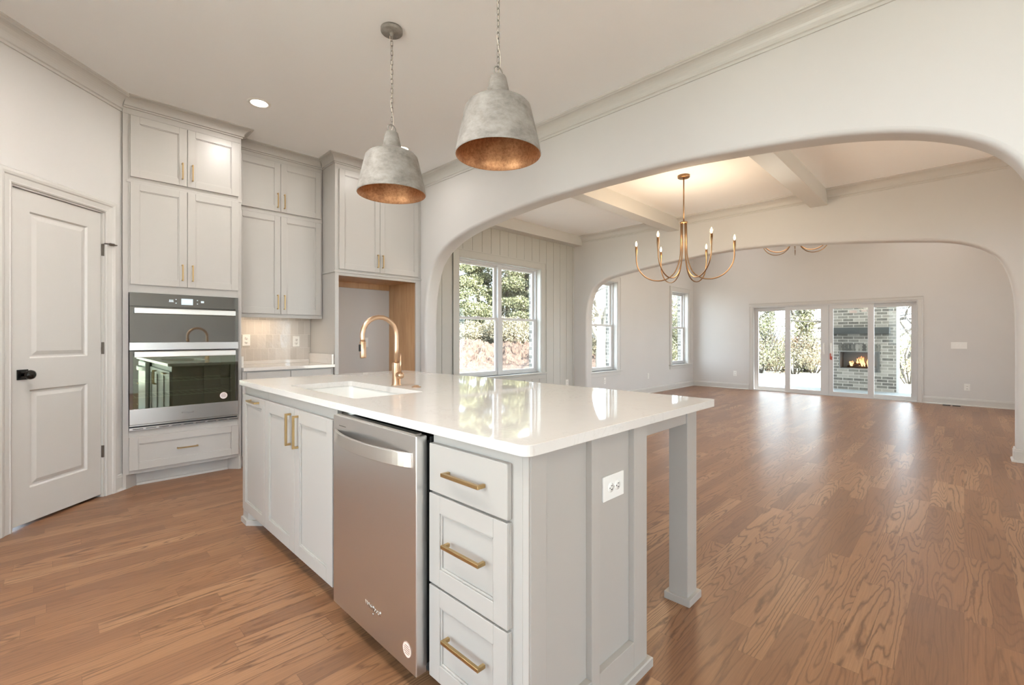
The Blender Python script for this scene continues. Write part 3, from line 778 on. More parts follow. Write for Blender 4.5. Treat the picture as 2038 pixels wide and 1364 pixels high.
for hz in (1.84, 1.108, 0.338):
    mb = MB(); mb.fbox(FD, aR + 0.001, aR + 0.014, 0.0, 0.014, hz - 0.045, hz + 0.045)
    h = mb.build('hinge', M['bronze'], root, 0.003)
    if hz > 1.5:
        mb = MB(); P0 = O_ + A_ * (aR + 0.008) + B_ * 0.018 + C_ * (hz + 0.048)
        mb.tube([P0, P0 + A_ * 0.02 + B_ * 0.035, P0 + A_ * 0.03 + B_ * 0.05], 0.004, 8); mb.tube([P0 + A_ * 0.024 + B_ * 0.02, P0 + A_ * 0.055 + B_ * 0.026], 0.009, 8); mb.tube([P0 + A_ * 0.055 + B_ * 0.026, P0 + A_ * 0.075 + B_ * 0.03], 0.005, 8)
        lab(mb.build('door_stop', M['bronze'], h), 'small metal door stop clipped on the top hinge')
struct(root)

# ================================================================== BACK WALL CABINETS
OX0, OX1, OY = 0.388, 1.208, 4.65
FB = F_back(OY)
t = thing('oven_cabinet', 'tall off-white cabinet tower holding the wall oven, next to the pantry door', 'cabinet', ((OX0 + OX1) / 2, OY + 0.3, 0))
mb = MB()
mb.box(OX0, OX0 + 0.02, OY + 0.02, YK - 0.022, 0.11, CH - 0.001); mb.box(OX1 - 0.02, OX1, OY + 0.02, YK - 0.022, 0.11, CH - 0.001); mb.box(OX0, OX1, YK - 0.022, YK - 0.002, 0.11, 2.94)
for (a, b, c, d) in ((OX0, 0.423, 0.11, 2.94), (1.178, OX1, 0.11, 2.94)): mb.fbox(FB, a, b, -0.02, 0, c, d)
for (c, d) in ((1.542, 2.94), (0.11, 0.452)): mb.fbox(FB, 0.423, 1.178, -0.02, 0, c, d)
mb.fbox(FB, OX0, OX1, -0.02, 0, 2.94, CH - 0.001)
mb.box(OX0 + 0.02, OX1 - 0.02, OY + 0.02, YK - 0.02, 0.11, 0.13); mb.box(OX0 + 0.02, OX1 - 0.02, OY + 0.02, YK - 0.02, 1.56, 1.58)
mb.fbox(FB, OX0 + 0.02, OX1 + 0.004, 0, 0.008, 2.405, 2.427)
mb.build('cabinet_body', M['cab'], t, 0.0015)
mb = MB(); mb.box(OX0 + 0.09, OX1 - 0.09, OY + 0.075, OY + 0.09, 0, 0.11)
V = [(OX0 + 0.02, OY, 0), (OX0 + 0.09, OY + 0.075, 0)]
mb.add([(OX0 + 0.02, OY, 0), (OX0 + 0.095, OY + 0.08, 0), (OX0 + 0.095, OY + 0.08, 0.11), (OX0 + 0.02, OY, 0.11), (OX1 - 0.02, OY, 0), (OX1 - 0.095, OY + 0.08, 0), (OX1 - 0.095, OY + 0.08, 0.11), (OX1 - 0.02, OY, 0.11)], [(0, 1, 2, 3), (4, 5, 6, 7)])
mb.box(OX0, OX0 + 0.02, OY, OY + 0.1, 0, 0.11); mb.box(OX1 - 0.02, OX1, OY, OY + 0.1, 0, 0.11)
mb.sweep([(0, 0), (0.012, 0), (0.010, 0.018), (0, 0.02)], (OX0 + 0.09, OY + 0.075, 0), (OX1 - 0.09, OY + 0.075, 0), (0, -1, 0))
mb.build('toe_kick', M['cab'], t)
xm = 0.8015
for (a, b, c, d, hx, hz) in ((0.433, xm - 0.002, 2.452, 2.932, xm - 0.035, 2.57), (xm + 0.002, 1.182, 2.452, 2.932, xm + 0.035, 2.57),
                             (0.433, xm - 0.002, 1.606, 2.404, xm - 0.035, 1.725), (xm + 0.002, 1.182, 1.606, 2.404, xm + 0.035, 1.725)):
    mb = MB(); shaker(mb, FB, a, b, c, d); dr = mb.build('cabinet_door', M['cab'], t, 0.0015); bar_pull(FB, hx, hz, 0.135, True, dr, w=0.010)
mb = MB(); shaker(mb, FB, 0.425, 1.182, 0.140, 0.402); dr = mb.build('drawer', M['cab'], t, 0.0015); bar_pull(FB, xm, 0.272, 0.145, False, dr, w=0.010)
crown('crown_moulding', cpC, [((OX0, OY, CH), (OX1, OY, CH), (0, -1, 0), -0.4, 1), ((OX1, OY, CH), (OX1, 4.90, CH), (1, 0, 0), 1, -1)], M['cab'], t)

# wall oven combination
t = thing('wall_oven', 'stainless microwave and oven combination built into the tall cabinet', 'oven', (0.8, OY, 0.447))
FO = F_back(OY); a0, a1 = 0.4255, 1.1755
mb = MB(); mb.fbox(FO, a0 + 0.012, a1 - 0.012, -0.50, -0.48, 0.47, 1.53); mb.fbox(FO, a0 + 0.012, a0 + 0.02, -0.48, -0.005, 0.47, 1.53); mb.fbox(FO, a1 - 0.02, a1 - 0.012, -0.48, -0.005, 0.47, 1.53)
mb.fbox(FO, a0 + 0.012, a1 - 0.012, -0.48, -0.005, 0.47, 0.50); mb.fbox(FO, a0 + 0.012, a1 - 0.012, -0.48, -0.005, 1.10, 1.53)
mb.build('oven_box', M['firebox'], t)
mb = MB()
for z in (0.70, 0.82):
    for k in range(2): mb.fbox(FO, a0 + 0.03, a1 - 0.03, -0.06 - k * 0.36, -0.055 - k * 0.36, z, z + 0.005)
    for k in range(15): x = a0 + 0.05 + k * 0.0475; mb.fbox(FO, x, x + 0.003, -0.42, -0.055, z, z + 0.003)
mb.build('oven_rack', M['handle'], t)
mb = MB(); mb.fbox(FO, a0, a1, 0.002, 0.030, 1.434, 1.541); cp = mb.build('control_panel', M['mwglass'], t, 0.001)
mb = MB(); mb.fbox(FO, 0.758, 0.838, 0.0303, 0.0312, 1.459, 1.509); ds = mb.build('display', M['display'], cp)
text_obj('display_digits', '12:04', 0.030, M['displaytxt'], ds, (0.798, OY - 0.0316, 1.486), (math.pi / 2, 0, 0), 0.0003)
for x in (0.722, 0.870):
    for z in (1.470, 1.500): mb = MB(); mb.fbox(FO, x - 0.004, x + 0.004, 0.0303, 0.0308, z - 0.003, z + 0.003); mb.build('touch_icon', M['icon'], cp)
mb = MB()
for k in range(3): mb.fbox(FO, 0.677 + k * 0.010, 0.683 + k * 0.010, 0.0303, 0.0308, 1.481, 1.497)
mb.fbox(FO, 0.673, 0.707, 0.0303, 0.0308, 1.478, 1.481); mb.build('touch_icon', M['icon'], cp)
mb = MB(); mb.fbox(FO, 0.895, 0.917, 0.0303, 0.0308, 1.480, 1.496); mb.build('touch_icon', M['icon'], cp)
mb = MB(); mb.fbox(FO, a0, a1, 0.002, 0.034, 1.148, 1.431); md = lab(mb.build('microwave_door', M['mwglass'], t, 0.001), 'dark mirrored microwave door')
def oven_handle(z, par):
    mb = MB(); mb.fbox(FO, 0.452, 1.146, 0.062, 0.074, z - 0.022, z + 0.022); h = mb.build('handle', M['handle'], par, 0.003)
    for q in (0.475, 1.103): mb = MB(); mb.fbox(FO, q, q + 0.02, 0.034, 0.062, z - 0.014, z + 0.014); mb.build('handle_bracket', M['handle'], h)
oven_handle(1.398, md)
mb = MB(); mb.fbox(FO, a0, a1, 0.002, 0.036, 1.086, 1.147); mb.build('trim_bar', M['steelx'], t, 0.001)
mb = MB(); mb.fbox(FO, a0, a1, 0.002, 0.034, 0.50, 0.622)
mb.fbox(FO, a0, a0 + 0.022, 0.002, 0.033, 0.622, 1.080); mb.fbox(FO, a1 - 0.022, a1, 0.002, 0.033, 0.622, 1.080); mb.fbox(FO, a0 + 0.022, a1 - 0.022, 0.002, 0.033, 1.045, 1.080)
mb.mi = [0] * 6 + [1] * 18
od = mb.build('oven_door', [M['steelx'], M['mwglass']], t, 0.001)
mb = MB(); mb.fbox(FO, a0 + 0.022, a1 - 0.022, 0.028, 0.0325, 0.622, 1.045); mb.build('oven_window', M['ovglass'], od)
oven_handle(1.052, od)
lg = text_obj('brand_logo', 'Whirlpool', 0.020, M['logod'], od, (0.80, OY - 0.0348, 0.562), (math.pi / 2, 0, 0))
def sticker(F, a, c, b, r, parent, m):
    mb = MB(); seg = 28; O, A, B, Cc = F
    V = [O + A * (a + r * math.cos(2 * math.pi * i / seg)) + B * b + Cc * (c + r * math.sin(2 * math.pi * i / seg)) for i in range(seg)]
    V += [v + B * 0.0008 for v in V]
    mb.add(V, [tuple(range(seg)), tuple(range(seg, 2 * seg))] + [(i, (i + 1) % seg, (i + 1) % seg + seg, i + seg) for i in range(seg)])
    s_ = mb.build('round_sticker', m, parent)
    mb = MB()
    rr = r * 0.93
    for i in range(seg):
        a_1, a_2 = 2 * math.pi * i / seg, 2 * math.pi * (i + 1) / seg
        q = [O + A * (a + k * math.cos(x)) + B * (b + 0.0010) + Cc * (c + k * math.sin(x)) for k, x in ((r, a_1), (r, a_2), (rr, a_2), (rr, a_1))]
        mb.add(q, [(0, 1, 2, 3)])
    for i in range(5):
        z = c + r * (0.5 - 0.25 * i); w = r * (0.45 if i in (0, 4) else 0.68)
        mb.fbox(F, a - w, a + w, b + 0.0009, b + 0.0012, z - r * 0.045, z + r * 0.045)
    mb.build('sticker_print', M['ink'], s_)
    return s_
lab(sticker(FO, 1.062, 0.678, 0.0330, 0.030, od, M['paperw']), 'round white sticker on the oven window')
mb = MB()
mb.fbox(FO, a0, a1, 0.002, 0.028, 0.487, 0.497); mb.fbox(FO, a0, a1, 0.002, 0.020, 0.455, 0.475)
vn = mb.build('oven_vent', M['steelx'], t)
mb = MB(); mb.fbox(FO, a0 + 0.002, a1 - 0.002, -0.002, 0.003, 0.457, 0.499)
for k in range(9): mb.fbox(FO, a0 + 0.02 + k * 0.083, a0 + 0.085 + k * 0.083, 0.0202, 0.0206, 0.461, 0.466)
mb.build('vent_slot', M['dark'], vn)

# upper cabinet over the back counter
UX0, UX1, UY = 1.212, 2.046, 4.90
FU = F_back(UY)
t = thing('upper_cabinet', 'four-door off-white wall cabinet hanging above the tiled backsplash', 'cabinet', (1.63, UY + 0.16, 1.383))
mb = MB(); mb.box(UX0, UX1, UY, YK - 0.002, 1.415, 2.95); mb.fbox(FU, UX0, UX1, -0.02, 0, 1.383, 1.415); mb.box(UX0, UX1, UY, UY + 0.02, 2.95, CH - 0.001)
mb.fbox(FU, UX0, UX1, 0, 0.008, 2.405, 2.427)
mb.build('cabinet_body', M['cab'], t, 0.0015)
um = 1.622
for (a, b, c, d, hx, hz) in ((UX0 + 0.01, um - 0.002, 2.448, 2.932, um - 0.032, 2.555), (um + 0.002, UX1 - 0.02, 2.448, 2.932, um + 0.032, 2.555),
                             (UX0 + 0.01, um - 0.002, 1.422, 2.402, um - 0.032, 1.54), (um + 0.002, UX1 - 0.02, 1.422, 2.402, um + 0.032, 1.54)):
    mb = MB(); shaker(mb, FU, a, b, c, d); dr = mb.build('cabinet_door', M['cab'], t, 0.0015); bar_pull(FU, hx, hz, 0.145, True, dr, w=0.010)
crown('crown_moulding', cpC, [((UX0, UY, CH), (UX1 + 0.002, UY, CH), (0, -1, 0), -1, -1)], M['cab'], t)
# under-cabinet lamp
t = thing('under_cabinet_light', 'slim warm light bar under the wall cabinet above the backsplash', 'lamp', (1.62, 5.06, 1.40))
mb = MB(); mb.box(1.35, 1.90, 5.03, 5.09, 1.400, 1.4148); mb.build('light_housing', M['plastic'], t)
mb = MB(); mb.box(1.36, 1.89, 5.035, 5.085, 1.398, 1.400); mb.build('diffuser', M['lampglow'], t)
o = light('under_cabinet_glow', 'AREA', (0 - 0.12, 0, -0.006), 0.7, (1.0, 0.70, 0.42), t, shape='RECTANGLE', size=0.30, size_y=0.04)

# fridge cabinet
RX0, RX1, RY = 2.052, 3.098, 4.60
FR = F_back(RY)
t = thing('refrigerator_cabinet', 'deep two-door cabinet framing the empty refrigerator alcove beside the arch', 'cabinet', (2.57, RY + 0.3, 0))
mb = MB()
mb.box(RX0, RX0 + 0.04, RY + 0.02, YK - 0.002, 0, CH - 0.001); mb.fbox(FR, RX0, RX0 + 0.04, -0.02, 0, 0, 1.885); mb.fbox(FR, RX1 - 0.072, RX1, -0.02, 0, 0, 1.885); mb.box(RX1 - 0.04, RX1, RY + 0.02, YK - 0.002, 0, 2.95)
mb.box(RX0 + 0.04, RX1 - 0.04, RY + 0.02, YK - 0.002, 1.862, 2.95); mb.box(RX0, RX1, RY, RY + 0.02, 2.95, CH - 0.001)
mb.fbox(FR, RX0 + 0.04, RX1 - 0.072, -0.02, 0, 1.832, 1.885); mb.fbox(FR, RX0, RX1, -0.02, 0, 1.885, 2.95)
mb.fbox(FR, RX0 - 0.0, RX1, 0, 0.010, 1.862, 1.880); mb.box(RX0 - 0.010, RX0, RY - 0.010, UY, 1.862, 1.880)
mb.build('cabinet_body', M['cab'], t, 0.0015)
mb = MB(); mb.box(RX0 + 0.0405, RX1 - 0.058, RY + 0.021, YK - 0.004, 1.846, 1.8615); mb.box(RX1 - 0.056, RX1 - 0.0405, RY + 0.021, YK - 0.004, 0.0, 1.846)
mb.box(RX0 + 0.0405, RX1 - 0.06, YK - 0.022, YK - 0.004, 1.780, 1.846); mb.box(RX0 + 0.0402, RX0 + 0.042, RY + 0.021, YK - 0.004, 0, 1.846)
lab(mb.build('wood_lining', M['maple'], t), 'unpainted maple veneer lining of the alcove')
rm = 2.552
for (a, b, hx) in ((RX0 + 0.040, rm - 0.002, rm - 0.030), (rm + 0.002, RX1 - 0.045, rm + 0.030)):
    mb = MB(); shaker(mb, FR, a, b, 1.897, 2.932); dr = mb.build('cabinet_door', M['cab'], t, 0.0015); bar_pull(FR, hx, 2.022, 0.142, True, dr, w=0.010)
crown('crown_moulding', cpC, [((RX0, RY, CH), (RX1, RY, CH), (0, -1, 0), 1, -1), ((RX0, UY, CH), (RX0, RY, CH), (-1, 0, 0), -1, 1)], M['cab'], t)

# base cabinet + counter + backsplash
t = thing('base_cabinet', 'off-white base cabinet under the back counter, between oven tower and refrigerator alcove', 'cabinet', (1.63, 4.9, 0))
FC = F_back(4.625)
mb = MB(); mb.box(UX0, UX1 - 0.002, 4.625, YK - 0.004, 0.11, 0.880); mb.box(UX0, UX1 - 0.002, 4.70, 4.72, 0, 0.11); mb.build('cabinet_body', M['cab'], t, 0.0015)
for (a, b) in ((UX0 + 0.03, um - 0.002), (um + 0.002, UX1 - 0.03)):
    mb = MB(); mb.fbox(FC, a, b, 0, 0.019, 0.70, 0.868); dr = mb.build('drawer', M['cab'], t, 0.002); bar_pull(FC, (a + b) / 2, 0.785, 0.13, False, dr, w=0.010)
    mb = MB(); shaker(mb, FC, a, b, 0.14, 0.69); dr = mb.build('cabinet_door', M['cab'], t, 0.0015); bar_pull(FC, b - 0.03 if a < 1.5 else a + 0.03, 0.60, 0.13, True, dr, w=0.010)
mb = MB(); mb.box(UX0 - 0.001, UX1 + 0.002, 4.590, YK - 0.012, 0.881, 0.911)
mb.box(UX0 + 0.02, UX1 - 0.02, YK - 0.032, YK - 0.012, 0.911, 1.0 - 0.055); 
mb.box(UX1 - 0.018, UX1 + 0.002, 4.62, YK - 0.012, 0.911, 1.012); mb.box(UX0 - 0.001, UX0 + 0.019, 4.66, YK - 0.012, 0.911, 1.012)
tag(mb.build('back_countertop', M['quartz'], None, 0.002), 'pale quartz countertop with side splashes on the back cabinet', 'countertop')
mb = MB(); mb.box(UX0, UX1 + 0.001, YK - 0.010, YK - 0.001, 0.90, 1.4145)
tag(mb.build('tile_backsplash', M['tile']), 'glazed cream tile backsplash under the wall cabinet', 'backsplash')

# ================================================================== ISLAND
IX0, IX1, IY0, IY1 = 0.852, 2.100, 0.790, 3.350
ZT, ZB = 0.911, 0.881
def rrect(x0, x1, y0, y1, r, n=5, radii=None):
    P = []; rs = radii or (r,) * 4
    for (cx, cy, a0_, q) in ((x1, y1, 0, 0), (x0, y1, 90, 1), (x0, y0, 180, 2), (x1, y0, 270, 3)):
        rr = rs[q]; ux = cx - rr if cx == x1 else cx + rr; uy = cy - rr if cy == y1 else cy + rr
        for k in range(n + 1):
            a = math.radians(a0_ + 90 * k / n); P.append((ux + rr * math.cos(a), uy + rr * math.sin(a)))
    return P
SKX0, SKX1, SKY0, SKY1 = 0.965, 1.335, 1.955, 2.765
mb = MB(); outer = rrect(IX0, IX1, IY0, IY1, 0.03, 6); hole = rrect(SKX0, SKX1, SKY0, SKY1, 0.02, 4)
mb.prism([outer, hole[::-1]], lambda u, v, t_: (u, v, t_), ZB, ZT)
o = tag(mb.build('island_countertop', M['quartz'], None, 0.003), 'glossy white quartz slab with rounded corners on the kitchen island', 'countertop')
# sink
t = thing('sink', 'white undermount sink sunk in the island countertop', 'sink', ((SKX0 + SKX1) / 2, (SKY0 + SKY1) / 2, 0.66))
mb = MB(); e = 0.008
lp = rrect(SKX0 - e, SKX1 + e, SKY0 - e, SKY1 + e, 0.03, 4); lo = rrect(SKX0 - 0.002 + 0.012, SKX1 - 0.01, SKY0 + 0.01, SKY1 - 0.01, 0.04, 4); ou = rrect(SKX0 - 0.02, SKX1 + 0.02, SKY0 - 0.02, SKY1 + 0.02, 0.03, 4)
n = len(lp); V = [(x, y, ZB - 0.001) for x, y in ou] + [(x, y, ZB - 0.001) for x, y in lp] + [(x, y, 0.70) for x, y in lp] + [(x, y, 0.685) for x, y in lo]
F = []
for r_ in range(3):
    for i in range(n): j = (i + 1) % n; F.append((r_ * n + i, r_ * n + j, (r_ + 1) * n + j, (r_ + 1) * n + i))
F.append(tuple(range(3 * n, 4 * n))); mb.add(V, F, False)
V = [(x, y, ZB - 0.001) for x, y in ou] + [(x, y, 0.67) for x, y in ou]
mb.add(V, [(i, (i + 1) % n, (i + 1) % n + n, i + n) for i in range(n)] + [tuple(range(n, 2 * n))])
mb.build('basin', M['porcelain'], t)
mb = MB(); mb.lathe([(0.0, 0.690), (0.035, 0.690), (0.043, 0.688), (0.045, 0.686)], (1.15, 2.36, 0), 24); mb.build('drain', M['handle'], t)

# faucet
fx_, fyy = 1.404, 2.335
t = thing('faucet', 'champagne bronze gooseneck pull-down faucet on the island', 'faucet', (fx_, fyy, ZT))
mb = MB(); mb.lathe([(0, 0), (0.028, 0), (0.028, 0.004), (0.024, 0.007), (0.0235, 0.125), (0.022, 0.130), (0.0, 0.130)], (fx_, fyy, ZT), 28); mb.build('faucet_body', M['gold'], t)
mb = MB(); pts = []; zb = ZT + 0.128; R_ = 0.105; zc = 1.302 - R_
pts.append((fx_, fyy, zb)); pts.append((fx_, fyy, (zb + zc) / 2)); 
for k in range(0, 13):
    a = math.radians(k * 190 / 12); pts.append((fx_ - R_ + R_ * math.cos(a), fyy, zc + R_ * math.sin(a)))
e0 = V3(pts[-1]); dd = (V3(pts[-1]) - V3(pts[-2])).normalized(); pts.append(tuple(e0 + dd * 0.012))
mb.tube(pts, 0.0135, 16); mb.build('spout', M['gold'], t)
mb = MB(); s0 = e0 + dd * 0.012; mb.tube([s0, s0 + dd * 0.002, s0 + dd * 0.085, s0 + dd * 0.092], [0.0145, 0.0165, 0.0175, 0.0155], 18); sh = mb.build('spray_head', M['gold'], t)
mb = MB(); c = s0 + dd * 0.035; mb.box(c.x - 0.021, c.x - 0.012, c.y - 0.008, c.y + 0.008, c.z - 0.020, c.z + 0.018); mb.build('spray_button', M['black'], sh, 0.002)
mb = MB(); hz = ZT + 0.060
mb.lathe([(0, 0.015), (0.017, 0.015), (0.019, 0.025), (0.019, 0.052), (0.016, 0.058), (0, 0.058)], (fx_, fyy, hz), 22, 'y')
mb.v = [(p[0], 2 * fyy - p[1], p[2]) for p in mb.v]
mb.tube([(fx_, fyy - 0.045, hz + 0.012), (fx_, fyy - 0.046, hz + 0.06), (fx_, fyy - 0.048, hz + 0.125)], [0.0055, 0.005, 0.005], 10)
mb.build('lever_handle', M['gold'], t)
t = thing('air_switch', 'low round bronze button on the island counter beside the faucet', 'button', (1.428, 2.165, ZT))
mb = MB(); mb.lathe([(0, 0), (0.026, 0), (0.026, 0.003), (0.020, 0.006), (0.014, 0.007)], (1.428, 2.165, ZT), 26); mb.build('flange', M['gold'], t)
mb = MB(); mb.lathe([(0.014, 0.006), (0.013, 0.011), (0.0, 0.012)], (1.428, 2.165, ZT), 26); mb.build('push_button', M['gold'], t)

XD = 0.888                       # cabinet face-frame plane; door faces at XD-0.019
FI = F_isl(XD)
def island_box(name, label, y0, y1, parts, zb=0.10):
    t = thing(name, label, 'cabinet', (1.2, (y0 + y1) / 2, zb))
    mb = MB()
    mb.fbox(FI, y0, y1, -0.56, -0.545, zb, 0.66); mb.fbox(FI, y0, y0 + 0.016, -0.545, -0.02, zb, 0.66); mb.fbox(FI, y1 - 0.016, y1, -0.545, -0.02, zb, 0.66); mb.fbox(FI, y0 + 0.016, y1 - 0.016, -0.545, -0.02, zb, zb + 0.016)
    mb.fbox(FI, y0, y1, -0.02, 0, zb, 0.880)
    mb.fbox(FI, y0, y1, -0.02, 0.006, 0.078, zb)
    mb.build('cabinet_body', M['island'], t, 0.0015)
    parts(t); return t
def p_trash(t):
    mb = MB(); shaker(mb, FI, 2.878, 3.312, 0.086, 0.823); dr = mb.build('pull_out_door', M['island'], t, 0.0015)
    bar_pull(FI, 3.06, 0.797, 0.165, False, dr, w=0.011)
def p_sink(t):
    for a, b, hx in ((1.975, 2.420, 2.350), (2.424, 2.872, 2.455)):
        mb = MB(); shaker(mb, FI, a, b, 0.086, 0.823, rail=0.064); dr = mb.build('cabinet_door', M['island'], t, 0.0015); bar_pull(FI, 2.37 if a < 2 else 2.470, 0.715, 0.165, True, dr, w=0.011)
def p_draw(t):
    mb = MB(); mb.fbox(FI, 0.880, 1.243, 0, 0.019, 0.690, 0.845); dr = mb.build('drawer', M['island'], t, 0.003); bar_pull(FI, 1.055, 0.766, 0.175, False, dr)
    for c, d, hz in ((0.392, 0.683, 0.545), (0.086, 0.384, 0.252)):
        mb = MB(); shaker(mb, FI, 0.880, 1.243, c, d); dr = mb.build('drawer', M['island'], t, 0.0015); bar_pull(FI, 1.055, hz, 0.175, False, dr)
island_box('pull_out_cabinet', 'narrow island cabinet with one tall pull-out door at the oven end', 2.876, 3.316, p_trash)
island_box('sink_cabinet', 'two-door island cabinet below the sink, left of the dishwasher', 1.965, 2.875, p_sink)
island_box('drawer_cabinet', 'three-drawer island cabinet at the near corner, right of the dishwasher', 0.84, 1.245, p_draw)

# island carcass: panelled ends, back, legs, apron, toe kick
t = thing('kitchen_island', 'off-white panelled island frame with square legs under the quartz top', 'island', (1.47, 2.07, 0))
def end_panel(Yf, sgn, nm):
    """panelled end; face plane at Yf, outward = sgn*y"""
    Fe = (V3((0, Yf, 0)), V3((1, 0, 0)), V3((0, sgn, 0)), V3((0, 0, 1)))
    mb = MB(); d = 0.022
    mb.fbox(Fe, 0.893, 1.515, -0.03, -d, 0.0, 0.880)
    for (a, b) in ((0.893, 0.958), (1.172, 1.215), (1.425, 1.515)): mb.fbox(Fe, a, b, -d, 0, 0.0, 0.880)
    for (a, b) in ((0.958, 1.172), (1.215, 1.425)):
        mb.fbox(Fe, a, b, -d, 0, 0.0, 0.128); 
    p = mb.build(nm, M['island'], t, 0.0015)
    mb = MB(); mb.sweep([(0, 0), (0.016, 0), (0.016, 0.030), (0.012, 0.034), (0, 0.034)], (0.893, Yf, 0), (1.515, Yf, 0), (0, sgn, 0), 1, 1)
    mb.sweep([(0, 0), (0.016, 0), (0.016, 0.030), (0.012, 0.034), (0, 0.034)], (1.515, Yf, 0), (1.515, Yf - sgn * 0.5, 0), (1, 0, 0), 1, 0)
    mb.build('base_shoe', M['island'], p)
end_panel(0.815, -1, 'end_panel'); end_panel(3.325, 1, 'end_panel')
mb = MB(); mb.box(1.49, 1.514, 0.845, 3.295, 0, 0.880); mb.build('back_panel', M['island'], t)
for q0, q1 in ((0.818, 0.8395), (3.317, 3.322)):
    mb = MB(); mb.box(XD, 0.8925, q0, q1, 0.078, 0.880); mb.build('corner_post', M['island'], t)
for q0, q1 in ((0.845, 1.25), (1.95, 3.295)):
    mb = MB(); mb.box(0.9625, 0.98, q0, q1, 0, 0.0775); mb.build('toe_kick', M['island'], t)
for ye, fs in ((3.3245, -1), (0.8155, 1)):   # bracket feet at both ends, returning diagonally into the toe space
    P_ = [(0.876, ye), (0.876, ye + fs * 0.105), (0.962, ye + fs * 0.195), (0.962, ye)]
    mb = MB(); mb.prism([P_], lambda u, v, t_: (u, v, t_), 0.0, 0.0775); ft = mb.build('foot', M['island'], t)
    Q_ = [(0.862, ye), (0.862, ye + fs * 0.111), (0.950, ye + fs * 0.203), (0.962, ye + fs * 0.195), (0.876, ye + fs * 0.105), (0.876, ye)]
    mb = MB(); mb.prism([Q_], lambda u, v, t_: (u, v, t_), 0.0, 0.032); mb.build('foot_shoe', M['island'], ft)
for (y0_, y1_) in ((0.871, 0.958), (3.185, 3.272)):
    mb = MB(); mb.box(1.984, 2.080, y0_, y1_, 0, 0.880); lg_ = mb.build('leg', M['island'], t, 0.002)
    mb = MB(); q = 0.016; mb.box(1.984 - q, 2.080 + q, y0_ - q, y1_ + q, 0, 0.032); mb.build('foot_block', M['island'], lg_, 0.002)
mb = MB(); mb.box(1.515, 1.984, 0.878, 0.898, 0.805, 0.880); mb.box(1.515, 1.984, 3.245, 3.265, 0.805, 0.880); mb.box(2.050, 2.070, 0.958, 3.185, 0.805, 0.880); mb.build('apron', M['island'], t, 0.0015)

# dishwasher
t = thing('dishwasher', 'stainless dishwasher with a bowed bar handle in the island', 'dishwasher', (1.1, 1.57, 0.0))
FW_ = F_isl(0.872); dy0, dy1 = 1.262, 1.880
mb = MB(); mb.box(0.875, 1.43, 1.275, 1.928, 0.10, 0.845); mb.box(0.95, 1.43, 1.26, 1.928, 0.0, 0.10); mb.box(0.885, 1.2, 1.255, 1.262, 0.10, 0.860)
mb.build('dishwasher_tub', M['dark'], t)
mb = MB(); mb.fbox(FW_, dy0, dy1, 0, 0.040, 0.083, 0.866); dd_ = mb.build('dishwasher_door', M['steel'], t, 0.0025)
mb = MB(); mb.fbox(FW_, dy0 + 0.005, dy1 - 0.005, -0.004, 0.0, 0.10, 0.862); mb.fbox(FW_, dy0 + 0.02, dy1 - 0.02, 0.006, 0.030, 0.866, 0.870); mb.build('door_liner', M['handle'], dd_)
mb = MB(); n = 22; V = []; F = []
for i in range(n + 1):
    u = i / n; y = 1.285 + u * 0.575; bow = 0.004 + 0.046 * (1 - (2 * u - 1) ** 2) ** 0.8
    zc = 0.785
    for (o_, z) in ((bow, zc - 0.024), (bow, zc + 0.024), (bow - 0.012, zc + 0.024), (bow - 0.012, zc - 0.024)): V.append((0.832 - max(o_, -0.002), y, z))
for i in range(n):
    for k in range(4): F.append((i * 4 + k, (i + 1) * 4 + k, (i + 1) * 4 + (k + 1) % 4, i * 4 + (k + 1) % 4))
F += [(0, 1, 2, 3), tuple(n * 4 + k for k in range(4))]
mb.add(V, F); mb.build('handle', M['handle'], dd_, 0.0015)
mb = MB(); mb.fbox(FW_, 1.765, 1.825, 0.0401, 0.0406, 0.826, 0.829); mb.build('status_slot', M['gap'], dd_)
text_obj('brand_logo', 'Whirlpool', 0.027, M['logo'], dd_, (0.8315, 1.545, 0.192), (math.pi / 2, 0, -math.pi / 2))
mb = MB(); mb.lathe([(0, 0), (0.004, 0.0), (0.004, 0.0006), (0, 0.0006)], (0, 0, 0), 12, 'x'); mb.v = [(0.8318 - p[0], 1.545 + p[1], 0.170 + p[2]) for p in mb.v]; mb.build('logo_mark', M['logo'], dd_)
lab(sticker(FW_, 1.316, 0.150, 0.0402, 0.026, dd_, M['paper']), 'round peach sticker near the lower corner')
mb = MB(); mb.box(0.935, 0.949, 1.262, 1.928, 0.012, 0.098); mb.build('kick_plate', M['dark'], t)

